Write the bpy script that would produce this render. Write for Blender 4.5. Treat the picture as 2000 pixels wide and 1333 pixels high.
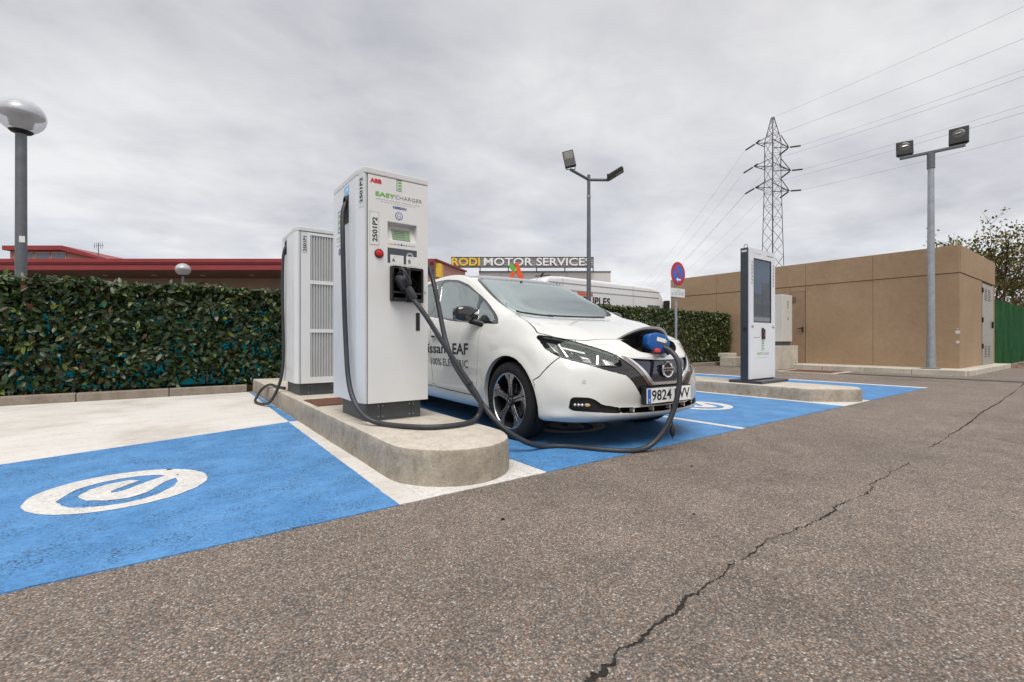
import bpy, bmesh, math, random
import numpy as np
from mathutils import Vector, Matrix
for o in list(bpy.data.objects): bpy.data.objects.remove(o)
scene = bpy.context.scene
COL = scene.collection
R = math.radians
random.seed(7); RNG = np.random.default_rng(11)

# ------------------------------------------------------------------ camera
cam_d = bpy.data.cameras.new('camera'); cam = bpy.data.objects.new('camera', cam_d); COL.objects.link(cam)
cam_d.sensor_width = 36; cam_d.lens = 905/2000*36
cam_d.clip_start = .05; cam_d.clip_end = 3000
cam.location = (0, 0, .815); cam.rotation_euler = (R(90), 0, R(-36.5))
scene.camera = cam
# ------------------------------------------------------------------ sky
SUN_EL, SUN_AZ = 64, 215           # azimuth from +Y, clockwise
world = bpy.data.worlds.new('World'); scene.world = world; world.use_nodes = True
nt = world.node_tree; nt.nodes.clear()
def wn(t, **k):
    n = nt.nodes.new(t)
    for a, b in k.items(): setattr(n, a, b)
    return n
wo = wn('ShaderNodeOutputWorld'); bg = wn('ShaderNodeBackground'); bg.inputs[1].default_value = .05
sky = wn('ShaderNodeTexSky', sky_type='NISHITA', sun_disc=False)
sky.sun_elevation = R(SUN_EL); sky.sun_rotation = R(SUN_AZ)
tc = wn('ShaderNodeTexCoord'); sx = wn('ShaderNodeSeparateXYZ'); nt.links.new(tc.outputs['Generated'], sx.inputs[0])
def wm(op, a, b):
    n = wn('ShaderNodeMath', operation=op)
    for i, v in enumerate((a, b)):
        if v is None: continue
        if isinstance(v, (int, float)): n.inputs[i].default_value = v
        else: nt.links.new(v, n.inputs[i])
    return n.outputs[0]
zc = wm('ADD', wm('MAXIMUM', sx.outputs[2], 0.0), .16)
u_, v_ = wm('DIVIDE', sx.outputs[0], zc), wm('DIVIDE', sx.outputs[1], zc)
cb = wn('ShaderNodeCombineXYZ'); nt.links.new(u_, cb.inputs[0]); nt.links.new(v_, cb.inputs[1])
def wnoise(scale, det, rough, dist, off):
    mp = wn('ShaderNodeMapping'); mp.inputs['Location'].default_value = off; mp.inputs['Rotation'].default_value = (0, 0, R(25)); mp.inputs['Scale'].default_value = (.85, 1.0, 1)
    nt.links.new(cb.outputs[0], mp.inputs[0])
    n = wn('ShaderNodeTexNoise'); n.inputs['Scale'].default_value = scale; n.inputs['Detail'].default_value = det
    n.inputs['Roughness'].default_value = rough; n.inputs['Distortion'].default_value = dist
    nt.links.new(mp.outputs[0], n.inputs['Vector']); return n.outputs[0]
def wramp(fac, stops):
    n = wn('ShaderNodeValToRGB'); nt.links.new(fac, n.inputs[0]); el = n.color_ramp.elements
    el[0].position, el[0].color = stops[0][0], (*stops[0][1], 1); el[1].position, el[1].color = stops[-1][0], (*stops[-1][1], 1)
    for p, c in stops[1:-1]:
        e = el.new(p); e.color = (*c, 1)
    return n.outputs[0]
n1 = wnoise(.85, 6, .50, .15, (3.1, 1.7, 0)); n2 = wnoise(2.7, 8, .58, .25, (7.3, 2.2, 0))
shade = wm('ADD', wm('MULTIPLY', n1, .62), wm('MULTIPLY', n2, .38))
cloud = wramp(shade, [(.36, (5.1, 5.15, 5.6)), (.45, (6.3, 6.3, 6.6)), (.52, (7.1, 7.1, 7.3)), (.60, (8.1, 8.1, 8.2))])
cover = wramp(wnoise(.45, 6, .55, .3, (1.3, 8.8, 0)), [(.22, (.62,)*3), (.46, (.95,)*3), (.7, (1.0,)*3)])
hz = wramp(sx.outputs[2], [(.0, (1.14, 1.16, 1.19)), (.16, (1.06, 1.065, 1.075)), (.5, (.97, .97, .975)), (1, (.94, .94, .95))])
mm = wn('ShaderNodeMix', data_type='RGBA', blend_type='MULTIPLY'); mm.inputs[0].default_value = 1
nt.links.new(cloud, mm.inputs[6]); nt.links.new(hz, mm.inputs[7])
mx = wn('ShaderNodeMix', data_type='RGBA'); nt.links.new(cover, mx.inputs[0]); nt.links.new(sky.outputs[0], mx.inputs[6]); nt.links.new(mm.outputs[2], mx.inputs[7])
nt.links.new(mx.outputs[2], bg.inputs[0]); nt.links.new(bg.outputs[0], wo.inputs[0])
# ------------------------------------------------------------------ sun behind the clouds
sl = bpy.data.lights.new('sun', 'SUN'); sl.energy = 1.5; sl.angle = R(38); sl.color = (1, .96, .9)
sun = bpy.data.objects.new('sun', sl); COL.objects.link(sun)
sd = Vector((math.sin(R(SUN_AZ))*math.cos(R(SUN_EL)), math.cos(R(SUN_AZ))*math.cos(R(SUN_EL)), math.sin(R(SUN_EL))))
sun.rotation_euler = (-sd).to_track_quat('-Z', 'Y').to_euler(); sun.location = (0, 0, 30)
vs = scene.view_settings; vs.view_transform = 'Standard'; vs.look = 'None'; vs.exposure = 1.08; vs.gamma = 1; vs.use_curve_mapping = False
scene.render.engine = 'CYCLES'; scene.cycles.use_denoising = True; scene.cycles.max_bounces = 8; scene.cycles.transparent_max_bounces = 12
scene.cycles.caustics_reflective = False; scene.cycles.caustics_refractive = False

# ------------------------------------------------------------------ materials
MATS = {}
class NB:
    def __init__(s, name):
        s.m = bpy.data.materials.new(name); s.m.use_nodes = True; s.t = s.m.node_tree; s.t.nodes.clear()
        s.out = s.n('ShaderNodeOutputMaterial'); s.b = s.n('ShaderNodeBsdfPrincipled'); s.l(s.b.outputs[0], s.out.inputs[0])
        s.tc = s.n('ShaderNodeTexCoord'); MATS[name] = s.m
    def n(s, t, **k):
        n = s.t.nodes.new(t)
        for a, b in k.items(): setattr(n, a, b)
        return n
    def l(s, a, b): s.t.links.new(a, b)
    def set(s, **k):
        for a, v in k.items():
            i = s.b.inputs[a.replace('_', ' ')]
            if hasattr(v, 'is_output'): s.l(v, i)
            else: i.default_value = (*v, 1) if isinstance(v, tuple) and len(v) == 3 else v
    def vec(s, scale=(1, 1, 1), coord='Object'):
        m = s.n('ShaderNodeMapping'); m.inputs['Scale'].default_value = scale; s.l(s.tc.outputs[coord], m.inputs[0]); return m.outputs[0]
    def noise(s, scale, det=4, rough=.55, dist=0, v=None, out=0):
        n = s.n('ShaderNodeTexNoise'); n.inputs['Scale'].default_value = scale; n.inputs['Detail'].default_value = det
        n.inputs['Roughness'].default_value = rough; n.inputs['Distortion'].default_value = dist
        s.l(v or s.tc.outputs['Object'], n.inputs['Vector']); return n.outputs[out]
    def voro(s, scale, feat='F1', v=None, rnd=1):
        n = s.n('ShaderNodeTexVoronoi', feature=feat); n.inputs['Scale'].default_value = scale; n.inputs['Randomness'].default_value = rnd
        s.l(v or s.tc.outputs['Object'], n.inputs['Vector']); return n
    def ramp(s, fac, stops, interp='LINEAR'):
        n = s.n('ShaderNodeValToRGB'); s.l(fac, n.inputs[0]); el = n.color_ramp.elements; n.color_ramp.interpolation = interp
        f = lambda c: (c, c, c, 1) if isinstance(c, (int, float)) else (*c, 1)
        el[0].position, el[0].color = stops[0][0], f(stops[0][1]); el[1].position, el[1].color = stops[-1][0], f(stops[-1][1])
        for p, c in stops[1:-1]: el.new(p).color = f(c)
        return n.outputs[0]
    def mix(s, fac, a, b, blend='MIX'):
        n = s.n('ShaderNodeMix', data_type='RGBA', blend_type=blend)
        for i, v in ((0, fac), (6, a), (7, b)):
            if isinstance(v, (int, float)): n.inputs[i].default_value = v if i == 0 else (v, v, v, 1)
            elif isinstance(v, tuple): n.inputs[i].default_value = (*v, 1)
            else: s.l(v, n.inputs[i])
        return n.outputs[2]
    def math(s, op, a, b=None):
        n = s.n('ShaderNodeMath', operation=op)
        for i, v in enumerate((a, b)):
            if v is None: continue
            if isinstance(v, (int, float)): n.inputs[i].default_value = v
            else: s.l(v, n.inputs[i])
        return n.outputs[0]
    def bump(s, h, strength=.3, dist=.01, nrm=None):
        n = s.n('ShaderNodeBump'); n.inputs['Strength'].default_value = strength; n.inputs['Distance'].default_value = dist
        s.l(h, n.inputs['Height'])
        if nrm is not None: s.l(nrm, n.inputs['Normal'])
        s.l(n.outputs[0], s.b.inputs['Normal']); return n.outputs[0]
def simple(name, col, rough=.5, metal=0, spec=.5, var=.12, vscale=6, bump=0, bscale=200, coat=0, rvar=.1, emit=None):
    """one colour with a little large and small scale unevenness in colour, gloss and relief"""
    b = NB(name)
    f = b.noise(vscale, 5, .6)
    lo, hi = tuple(c*(1-var) for c in col), tuple(min(1, c*(1+var)) for c in col)
    b.set(Base_Color=b.ramp(f, [(.3, lo), (.7, hi)]), Metallic=metal, Specular_IOR_Level=spec, Coat_Weight=coat, Coat_Roughness=.03)
    b.set(Roughness=b.ramp(b.noise(vscale*3, 4), [(.3, max(.02, rough-rvar)), (.7, min(1, rough+rvar))]))
    if bump: b.bump(b.noise(bscale, 3), bump, .004)
    if emit: b.set(Emission_Color=emit[0], Emission_Strength=emit[1])
    return b.m
def aggregate(b, k=1.0):
    """asphalt stones: returns colour of the stones and height"""
    va = b.voro(165); vb = b.voro(360)
    sa = b.n('ShaderNodeSeparateColor'); b.l(va.outputs['Color'], sa.inputs[0])
    sb = b.n('ShaderNodeSeparateColor'); b.l(vb.outputs['Color'], sb.inputs[0])
    ca = b.ramp(sa.outputs[0], [(0, (.055*k, .05*k, .047*k)), (.3, (.13*k, .117*k, .105*k)), (.62, (.215*k, .19*k, .168*k)), (.86, (.30*k, .265*k, .232*k)), (.97, (.50*k, .46*k, .42*k)), (1, (.62*k, .58*k, .54*k))])
    cbb = b.ramp(sb.outputs[1], [(0, (.07*k, .062*k, .057*k)), (.5, (.17*k, .15*k, .133*k)), (1, (.32*k, .285*k, .25*k))])
    col = b.mix(.30, ca, cbb)
    warm = b.mix(b.ramp(sa.outputs[2], [(.80, 0), (.86, .6)]), col, (.25*k, .155*k, .10*k))
    gap = b.ramp(va.outputs['Distance'], [(.38, 0), (.78, .75)])
    col = b.mix(gap, warm, (.06*k, .053*k, .048*k))
    h = b.math('SUBTRACT', 1.0, va.outputs['Distance'])
    return col, h
b = NB('asphalt'); col, h = aggregate(b, 1.14)
big = b.noise(.55, 6, .6, .4); mid = b.noise(5, 5, .6)
col = b.mix(1, col, b.ramp(big, [(.3, .83), (.5, 1.0), (.7, 1.14)]), 'MULTIPLY'); pt = b.noise(1.6, 5, .62, .9, v=b.vec((1, .6, 1))); col = b.mix(1, col, b.ramp(pt, [(.34, .88), (.48, 1.0), (.66, 1.07)]), 'MULTIPLY'); oil = b.noise(2.3, 3, .5, .3); col = b.mix(b.ramp(oil, [(.70, 0), (.80, .45)]), col, (.06, .054, .05)); col = b.mix(1, col, b.ramp(mid, [(.3, (.90, .87, .85)), (.7, (1.13, 1.08, 1.05))]), 'MULTIPLY')
b.set(Base_Color=col, Roughness=.82, Specular_IOR_Level=.3); b.bump(h, .55, .006)
def paint(name, c0, c1, wear, dark):
    b = NB(name); va = b.voro(95); f = b.noise(3.2, 6, .62, .5); g2 = b.noise(38, 5, .65)
    col = b.ramp(f, [(.28, c0), (.72, c1)])
    col = b.mix(1, col, b.ramp(g2, [(.3, .78), (.6, 1.06)]), 'MULTIPLY')
    pits = b.math('MULTIPLY', b.ramp(va.outputs['Distance'], [(.46, 0), (.74, 1)]), b.ramp(b.noise(4, 6, .7), [(.42, 0), (.62, wear)]))
    col = b.mix(pits, col, dark)
    rust = b.math('MULTIPLY', b.ramp(b.noise(4.3, 3, .5, 1.2, v=b.vec((1.1, .9, 1))), [(.70, 0), (.735, 1)]), b.ramp(b.noise(26, 4, .6), [(.5, 0), (.62, .75)]))
    col = b.mix(rust, col, (.30, .12, .05))
    b.set(Base_Color=col, Roughness=b.ramp(g2, [(.3, .45), (.7, .68)]), Specular_IOR_Level=.35)
    b.bump(b.math('SUBTRACT', 1.0, va.outputs['Distance']), .33, .005)
paint('blue_paint', (.058, .205, .45), (.105, .285, .56), 1.0, (.03, .075, .16))
paint('white_paint', (.62, .60, .57), (.69, .675, .65), .45, (.26, .235, .21))
b = NB('old_white_paint'); f = b.noise(1.1, 7, .65, .6); g2 = b.noise(30, 5, .7)
col = b.ramp(f, [(.3, (.47, .43, .385)), (.47, (.59, .565, .53)), (.7, (.66, .64, .61))]); col = b.mix(b.ramp(g2, [(.54, 0), (.70, .5)]), col, (.34, .29, .23))
st = b.noise(6, 6, .7, 1.5, v=b.vec((.25, 1.4, 1))); col = b.mix(b.ramp(st, [(.53, 0), (.70, .6)]), col, (.40, .34, .27))
b.set(Base_Color=col, Roughness=.75, Specular_IOR_Level=.3); b.bump(b.noise(120, 4, .6), .3, .004)
def concrete(name, c, pits=.6, k=1.0, stain=.5):
    b = NB(name); f = b.noise(2.3, 7, .65, .4); g2 = b.noise(60, 6, .7)
    col = b.ramp(f, [(.28, tuple(x*.78 for x in c)), (.5, c), (.72, tuple(min(1, x*1.14) for x in c))])
    col = b.mix(1, col, b.ramp(g2, [(.32, .84), (.66, 1.08)]), 'MULTIPLY')
    vv = b.voro(70); p = b.math('MULTIPLY', b.ramp(vv.outputs['Distance'], [(.10, 1), (.2, 0)]), b.ramp(b.noise(9, 3), [(.5, 0), (.6, 1)]))
    v2 = b.voro(24); p2_ = b.math('MULTIPLY', b.ramp(v2.outputs['Distance'], [(.07, 1), (.16, 0)]), b.ramp(b.noise(5, 4), [(.52, 0), (.60, 1)]))
    col = b.mix(b.math('MULTIPLY', p, pits), col, tuple(x*.25 for x in c)); col = b.mix(b.math('MULTIPLY', p2_, pits), col, tuple(x*.3 for x in c))
    bl = b.noise(11, 6, .72, .6); col = b.mix(1, col, b.ramp(bl, [(.32, 1-.30*k*.7), (.5, 1.0), (.7, 1+.16*k*.7)]), 'MULTIPLY')
    s = b.noise(3.5, 6, .7, .8, v=b.vec((1, 1, .35))); col = b.mix(b.ramp(s, [(.52, 0), (.75, stain)]), col, tuple(x*y for x, y in zip(c, (.60, .56, .50))))
    b.set(Base_Color=col, Roughness=.85, Specular_IOR_Level=.25)
    hh = b.math('SUBTRACT', b.noise(45, 6, .7), b.math('MULTIPLY', p, .8)); b.bump(hh, .5*k, .008)
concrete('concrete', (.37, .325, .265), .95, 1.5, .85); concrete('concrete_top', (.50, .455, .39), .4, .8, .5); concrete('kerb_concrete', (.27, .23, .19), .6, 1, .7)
concrete('pale_concrete', (.52, .48, .41), .3, .6)
b = NB('tan_render'); f = b.noise(.9, 7, .6, .3); g2 = b.noise(55, 6, .7); st = b.noise(9, 7, .7, .3)
col = b.ramp(f, [(.3, (.325, .225, .142)), (.7, (.385, .275, .180))]); col = b.mix(1, col, b.ramp(g2, [(.3, .86), (.68, 1.1)]), 'MULTIPLY'); col = b.mix(1, col, b.ramp(st, [(.35, .9), (.68, 1.06)]), 'MULTIPLY')
b.set(Base_Color=col, Roughness=.9, Specular_IOR_Level=.2); b.bump(b.noise(80, 6, .7), .5, .006)
simple('joint_dark', (.13, .09, .06), .9)
simple('brown_metal', (.30, .20, .13), .5, 0, .4); simple('grey_green_metal', (.30, .29, .25), .45, .2)
simple('charger_white', (.68, .675, .66), .38, 0, .5, .03, 3, .04, 260); simple('charger_trim', (.60, .595, .58), .42, 0, .5, .03)
simple('charger_side_cool_light', (.665, .675, .685), .4, 0, .5, .03, 3); simple('plinth_grey', (.070, .078, .082), .5, 0, .5, .1, 20, .06, 300)  # flank white has the bluish light of that side put into its colour
simple('seam', (.025, .025, .025), .8); simple('label_paper', (.70, .71, .69), .45, 0, .4, .02); simple('label_grey', (.58, .60, .60), .45, 0, .4, .02)
simple('ink_black', (.012, .012, .013), .5); simple('ink_grey', (.22, .22, .23), .5); simple('ink_pale', (.42, .42, .42), .5); simple('ink_red', (.55, .02, .03), .45)
simple('ink_green', (.13, .42, .025), .45); simple('ink_blue', (.02, .055, .24), .45); simple('ink_sky', (.22, .47, .72), .4); simple('ink_white', (.8, .8, .8), .45)
simple('lcd', (.21, .29, .17), .12, 0, .6, .1, 12); simple('panel_slate', (.055, .068, .082), .4); simple('button_red', (.52, .012, .012), .3)
simple('black_plastic', (.012, .012, .013), .45, 0, .5, .2, 20, .08, 300); simple('dark_plastic', (.028, .029, .031), .5, 0, .5, .2, 25, .08, 300)
simple('cable_rubber', (.030, .032, .037), .48, 0, .5, .18, 14, .08, 200); simple('rust_plate', (.13, .055, .035), .8, .1, .3, .3, 20, .3, 120)
simple('galvanised', (.36, .38, .40), .42, .65, .5, .14, 9); simple('galvanised_dark', (.15, .16, .17), .45, .6, .5, .14, 9); simple('bolt_steel', (.5, .5, .5), .35, .9)
simple('black_metal', (.016, .016, .017), .42, .2); simple('lamp_lens', (.085, .088, .075), .2, 0, .6); simple('reflector', (.62, .62, .60), .22, .9)
simple('kiosk_dark', (.038, .043, .052), .4); simple('kiosk_white', (.70, .71, .735), .5, 0, .3, .02, 3, 0, 1, 0, .02); simple('cabinet_white', (.58, .57, .54), .45, 0, .4, .04)
simple('fascia_red', (.27, .036, .040), .5, 0, .4, .12, 1.2); simple('fascia_red_dark', (.11, .012, .015), .6); simple('soffit_brown', (.15, .095, .07), .7, 0, .3, .15, 2)
simple('beige_wall', (.33, .25, .20), .85, 0, .2, .1, 1); simple('pink_wall', (.50, .27, .215), .85, 0, .2, .1, 1); simple('frame_cream', (.50, .42, .35), .6); simple('window_glass', (.10, .12, .14), .08, 0, .8, .1)
simple('pale_wall', (.60, .585, .57), .8, 0, .2, .05, .2); simple('sign_grey', (.16, .165, .17), .6); simple('sign_yellow', (.80, .50, .03), .5); simple('sign_letter', (.66, .66, .68), .5); simple('logo_orange', (.78, .10, .015), .45); simple('logo_green', (.12, .45, .03), .45)
simple('van_white', (.70, .70, .71), .28, 0, .5, .03, 2, 0, 1, .3); simple('van_groove', (.40, .40, .41), .5); simple('sign_red', (.50, .012, .02), .35); simple('sign_blue', (.02, .13, .50), .35)
simple('green_net', (.008, .068, .018), .85, 0, .15, .3, 1.6, .4, 90); simple('soil', (.045, .030, .020), .95, 0, .1, .4, 10, .8, 60)
simple('bark', (.075, .05, .035), .9, 0, .2, .4, 14, .6, 50); simple('pylon_steel', (.085, .08, .085), .6, .4); simple('wire', (.42, .42, .43), .6); simple('dry_leaf', (.22, .10, .045), .8, 0, .2, .4, 30)
simple('drain_iron', (.05, .05, .052), .6, .5, .4, .3, 20); simple('crack_dark', (.030, .027, .025), .95, 0, .1, .5, 60, .8, 120)
def leafmat(name):
    b = NB(name); a = b.n('ShaderNodeVertexColor', layer_name='leafcol')
    col = b.mix(1, a.outputs[0], b.ramp(b.noise(40, 3), [(.3, .82), (.7, 1.15)]), 'MULTIPLY')
    b.set(Base_Color=col, Roughness=b.ramp(b.noise(9, 3), [(.3, .30), (.7, .5)]), Specular_IOR_Level=.5)
    tr = b.n('ShaderNodeBsdfTranslucent'); b.l(col, tr.inputs[0]); ms = b.n('ShaderNodeMixShader'); ms.inputs[0].default_value = .16
    b.l(b.b.outputs[0], ms.inputs[1]); b.l(tr.outputs[0], ms.inputs[2]); b.l(ms.outputs[0], b.out.inputs[0])
leafmat('leaf')
# car
b = NB('car_white'); f = b.noise(2, 4)
b.set(Base_Color=b.ramp(f, [(.3, (.665, .67, .635)), (.7, (.70, .70, .67))]), Roughness=.32, Coat_Weight=1.0, Coat_Roughness=.035, Specular_IOR_Level=.4, Metallic=0.0)
simple('car_black', (.008, .008, .009), .12, 0, .6, .1, 8, 0, 1, 1.0, .04); simple('car_plastic', (.016, .016, .017), .5, 0, .4, .1, 20, .08, 300); simple('car_shell_dark', (.010, .010, .010), .9, 0, .1)
simple('chrome', (.78, .78, .79), .10, 1, .5, .03, 8, 0, 1, 0, .05); simple('tyre', (.017, .017, .018), .78, 0, .3, .2, 20, .15, 160); simple('alloy', (.60, .61, .63), .26, 1, .5, .05, 10); simple('alloy_dark', (.020, .020, .022), .35, .3, .5)
simple('brake_steel', (.32, .31, .30), .35, .9, .5, .2, 30); simple('seat_cloth', (.03, .03, .032), .85); simple('dash', (.035, .036, .037), .7, 0, .3)
simple('grille_blue', (.010, .011, .024), .10, 0, .6, .3, 30, .1, 40, 1, .04); simple('amber', (.55, .38, .24), .2); simple('tail_red', (.3, .01, .01), .15); simple('connector_blue', (.008, .085, .32), .42); simple('trigger_red', (.6, .05, .03), .4)
def glass(name, tint, mixf, rough=.01, ior=1.55):
    b = NB(name); b.t.nodes.remove(b.b)
    t = b.n('ShaderNodeBsdfTransparent'); t.inputs[0].default_value = (*tint, 1)
    g = b.n('ShaderNodeBsdfGlossy'); g.inputs['Roughness'].default_value = rough; g.inputs[0].default_value = (.90, 1, .97, 1)
    fr = b.n('ShaderNodeFresnel'); fr.inputs[0].default_value = ior
    k = b.math('MINIMUM', b.math('ADD', b.math('MULTIPLY', fr.outputs[0], 1.0), mixf), 1.0)
    m = b.n('ShaderNodeMixShader'); b.l(k, m.inputs[0]); b.l(t.outputs[0], m.inputs[1]); b.l(g.outputs[0], m.inputs[2]); b.l(m.outputs[0], b.out.inputs[0])
glass('windscreen_glass', (.74, .82, .79), .50, .006, 1.6); glass('tint_glass', (.66, .75, .72), .34, .006, 1.6); glass('privacy_glass', (.22, .25, .25), .14, .006, 1.6); glass('lens_glass', (.98, .98, .98), .0, .01, 1.27)
glass('kiosk_glass', (.35, .36, .37), .10, .01, 1.6)
b = NB('kiosk_screen'); f = b.noise(3.2, 5, .6, .5); g2 = b.noise(7, 4)
b.set(Base_Color=b.ramp(f, [(.3, (.012, .02, .035)), (.5, (.02, .06, .12)), (.7, (.05, .05, .06))]), Roughness=.06, Specular_IOR_Level=.7)

b = NB('globe_glass'); b.set(Base_Color=(.78, .79, .80), Roughness=.12, Specular_IOR_Level=.5)
t = b.n('ShaderNodeBsdfTransparent'); t.inputs[0].default_value = (.9, .91, .93, 1); tl = b.n('ShaderNodeBsdfTranslucent'); tl.inputs[0].default_value = (.85, .86, .88, 1)
m1 = b.n('ShaderNodeMixShader'); m1.inputs[0].default_value = .6; b.l(b.b.outputs[0], m1.inputs[1]); b.l(tl.outputs[0], m1.inputs[2])
m2 = b.n('ShaderNodeMixShader'); m2.inputs[0].default_value = .42; b.l(t.outputs[0], m2.inputs[1]); b.l(m1.outputs[0], m2.inputs[2]); b.l(m2.outputs[0], b.out.inputs[0])
simple('wing_ground_reflection', (.36, .33, .30), .22, 1, .5, .05); simple('lamp_inner', (.62, .63, .65), .3, .3, .5)  # brown-grey of the wing paints in the ground mirrored by its chrome

simple('bright_trim', (.88, .88, .89), .30, .9, .5, .02)
b = NB('teal_net'); b.set(Base_Color=(.07, .50, .58), Roughness=.8); tl = b.n('ShaderNodeBsdfTranslucent'); tl.inputs[0].default_value = (.12, .72, .80, 1); m1 = b.n('ShaderNodeMixShader'); m1.inputs[0].default_value = .6; b.l(b.b.outputs[0], m1.inputs[1]); b.l(tl.outputs[0], m1.inputs[2]); b.l(m1.outputs[0], b.out.inputs[0])

simple('lamp_smoke', (.20, .20, .21), .3, .6, .5, .2, 40)
simple('vent_grey', (.46, .46, .45), .55, 0, .3, .05, 8, .3, 500)
# ------------------------------------------------------------------ helpers
WL = {}
def tag(o, label=None, cat=None, group=None, kind=None):
    for k, v in (('label', label), ('category', cat), ('group', group), ('kind', kind)):
        if v: o[k] = v
    return o
def thing(name, loc, label, cat, group=None, rz=0):
    o = bpy.data.objects.new(name, None); COL.objects.link(o); o.location = loc; o.rotation_euler = (0, 0, rz)
    o.empty_display_size = .1; WL[o] = Vector(loc) if rz == 0 else Vector((0, 0, 0)); return tag(o, label, cat, group)
def link(name, me, mat, parent=None):
    o = bpy.data.objects.new(name, me); COL.objects.link(o)
    if mat and not me.materials: me.materials.append(MATS[mat])
    if parent: o.parent = parent; WL[o] = WL.get(parent, Vector())
    else: WL[o] = Vector()
    return o
def obj(name, sh, mat, parent=None, bevel=0, smooth=False, seg=2):
    """one mesh object from (verts, faces); coordinates are the world's, or the thing's own where the thing is turned"""
    vs, fs = sh; off = WL.get(parent, Vector()) if parent else Vector()
    me = bpy.data.meshes.new(name); me.from_pydata([(v[0]-off[0], v[1]-off[1], v[2]-off[2]) for v in vs], [], [tuple(int(i) for i in f) for f in fs])
    bm = bmesh.new(); bm.from_mesh(me)
    if bevel:
        bmesh.ops.remove_doubles(bm, verts=bm.verts, dist=1e-6)
        eg = [e for e in bm.edges if len(e.link_faces) == 2 and e.calc_face_angle(0) > R(25)]
        bmesh.ops.bevel(bm, geom=eg, offset=bevel, segments=seg, affect='EDGES', profile=.5, clamp_overlap=True)
    bmesh.ops.recalc_face_normals(bm, faces=bm.faces)
    if smooth:
        for f in bm.faces: f.smooth = True
        for e in bm.edges:
            if len(e.link_faces) == 2 and e.calc_face_angle(0) > R(40): e.smooth = False
    bm.to_mesh(me); bm.free()
    return link(name, me, mat, parent)
def J(*shs):
    V, F = [], []
    for v, f in shs:
        n = len(V); V += [tuple(p) for p in v]; F += [tuple(i+n for i in q) for q in f]
    return V, F
def box(x0, x1, y0, y1, z0, z1):
    return [(x0, y0, z0), (x1, y0, z0), (x1, y1, z0), (x0, y1, z0), (x0, y0, z1), (x1, y0, z1), (x1, y1, z1), (x0, y1, z1)], \
        [(0, 3, 2, 1), (4, 5, 6, 7), (0, 1, 5, 4), (1, 2, 6, 5), (2, 3, 7, 6), (3, 0, 4, 7)]
def prism(poly, a, b, ax='z'):
    n = len(poly)
    f = {'z': lambda p, h: (p[0], p[1], h), 'y': lambda p, h: (p[0], h, p[1]), 'x': lambda p, h: (h, p[0], p[1])}[ax]
    V = [f(p, a) for p in poly]+[f(p, b) for p in poly]
    return V, [tuple(range(n))[::-1], tuple(range(n, 2*n))]+[(i, (i+1) % n, n+(i+1) % n, n+i) for i in range(n)]
def cyl(p, q, r0, r1=None, n=16, caps=True):
    p, q = Vector(p), Vector(q); r1 = r0 if r1 is None else r1; d = (q-p).normalized()
    a = d.orthogonal().normalized(); c = d.cross(a)
    V = []
    for s, r in ((p, r0), (q, r1)):
        for i in range(n):
            t = 2*math.pi*i/n; V.append(tuple(s+a*math.cos(t)*r+c*math.sin(t)*r))
    F = [(i, (i+1) % n, n+(i+1) % n, n+i) for i in range(n)]
    if caps: F += [tuple(range(n))[::-1], tuple(range(n, 2*n))]
    return V, F
def beam(p, q, w, h=None):
    """square bar between two points"""
    p, q = Vector(p), Vector(q); d = (q-p).normalized(); h = h or w
    s = d.cross(Vector((0, 0, 1)));  s = s.normalized() if s.length > 1e-4 else Vector((1, 0, 0)); u = s.cross(d)
    V = [tuple(b+s*i*w/2+u*j*h/2) for b in (p, q) for i, j in ((-1, -1), (1, -1), (1, 1), (-1, 1))]
    return V, [(3, 2, 1, 0), (4, 5, 6, 7), (0, 1, 5, 4), (1, 2, 6, 5), (2, 3, 7, 6), (3, 0, 4, 7)]
def lathe(prof, c=(0, 0, 0), n=32, ax='z', close=False):
    V, F = [], []; m = len(prof)
    for i in range(n):
        t = 2*math.pi*i/n; cs, sn = math.cos(t), math.sin(t)
        for r, h in prof:
            V.append({'z': (c[0]+r*cs, c[1]+r*sn, c[2]+h), 'x': (c[0]+h, c[1]+r*cs, c[2]+r*sn), 'y': (c[0]+r*cs, c[1]+h, c[2]+r*sn)}[ax])
    for i in range(n):
        for j in range(m if close else m-1):
            F.append((i*m+j, ((i+1) % n)*m+j, ((i+1) % n)*m+(j+1) % m, i*m+(j+1) % m))
    return V, F
def smooth_path(pts, k=8):
    P = [Vector(p) for p in pts]; P = [2*P[0]-P[1]]+P+[2*P[-1]-P[-2]]; out = []
    for i in range(1, len(P)-2):
        for j in range(k):
            t = j/k; a, b_, c, d = P[i-1:i+3]
            out.append(.5*((2*b_)+(c-a)*t+(2*a-5*b_+4*c-d)*t*t+(3*b_-a-3*c+d)*t**3))
    return out+[P[-2]]
def tube(path, r, n=12):
    P = [Vector(p) for p in path]; V, F = [], []
    t = (P[1]-P[0]).normalized(); a = t.orthogonal().normalized()
    for i, p in enumerate(P):
        t = (P[min(i+1, len(P)-1)]-P[max(i-1, 0)]).normalized(); a = (a-t*a.dot(t)).normalized(); c = t.cross(a)
        rr = r(i/(len(P)-1)) if callable(r) else r
        for k in range(n):
            w = 2*math.pi*k/n; V.append(tuple(p+a*math.cos(w)*rr+c*math.sin(w)*rr))
    for i in range(len(P)-1):
        for k in range(n): F.append((i*n+k, i*n+(k+1) % n, (i+1)*n+(k+1) % n, (i+1)*n+k))
    return V, F+[tuple(range(n))[::-1], tuple(range((len(P)-1)*n, len(P)*n))]
def xf(sh, M): return [tuple(M @ Vector(v)) for v in sh[0]], sh[1]
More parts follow.
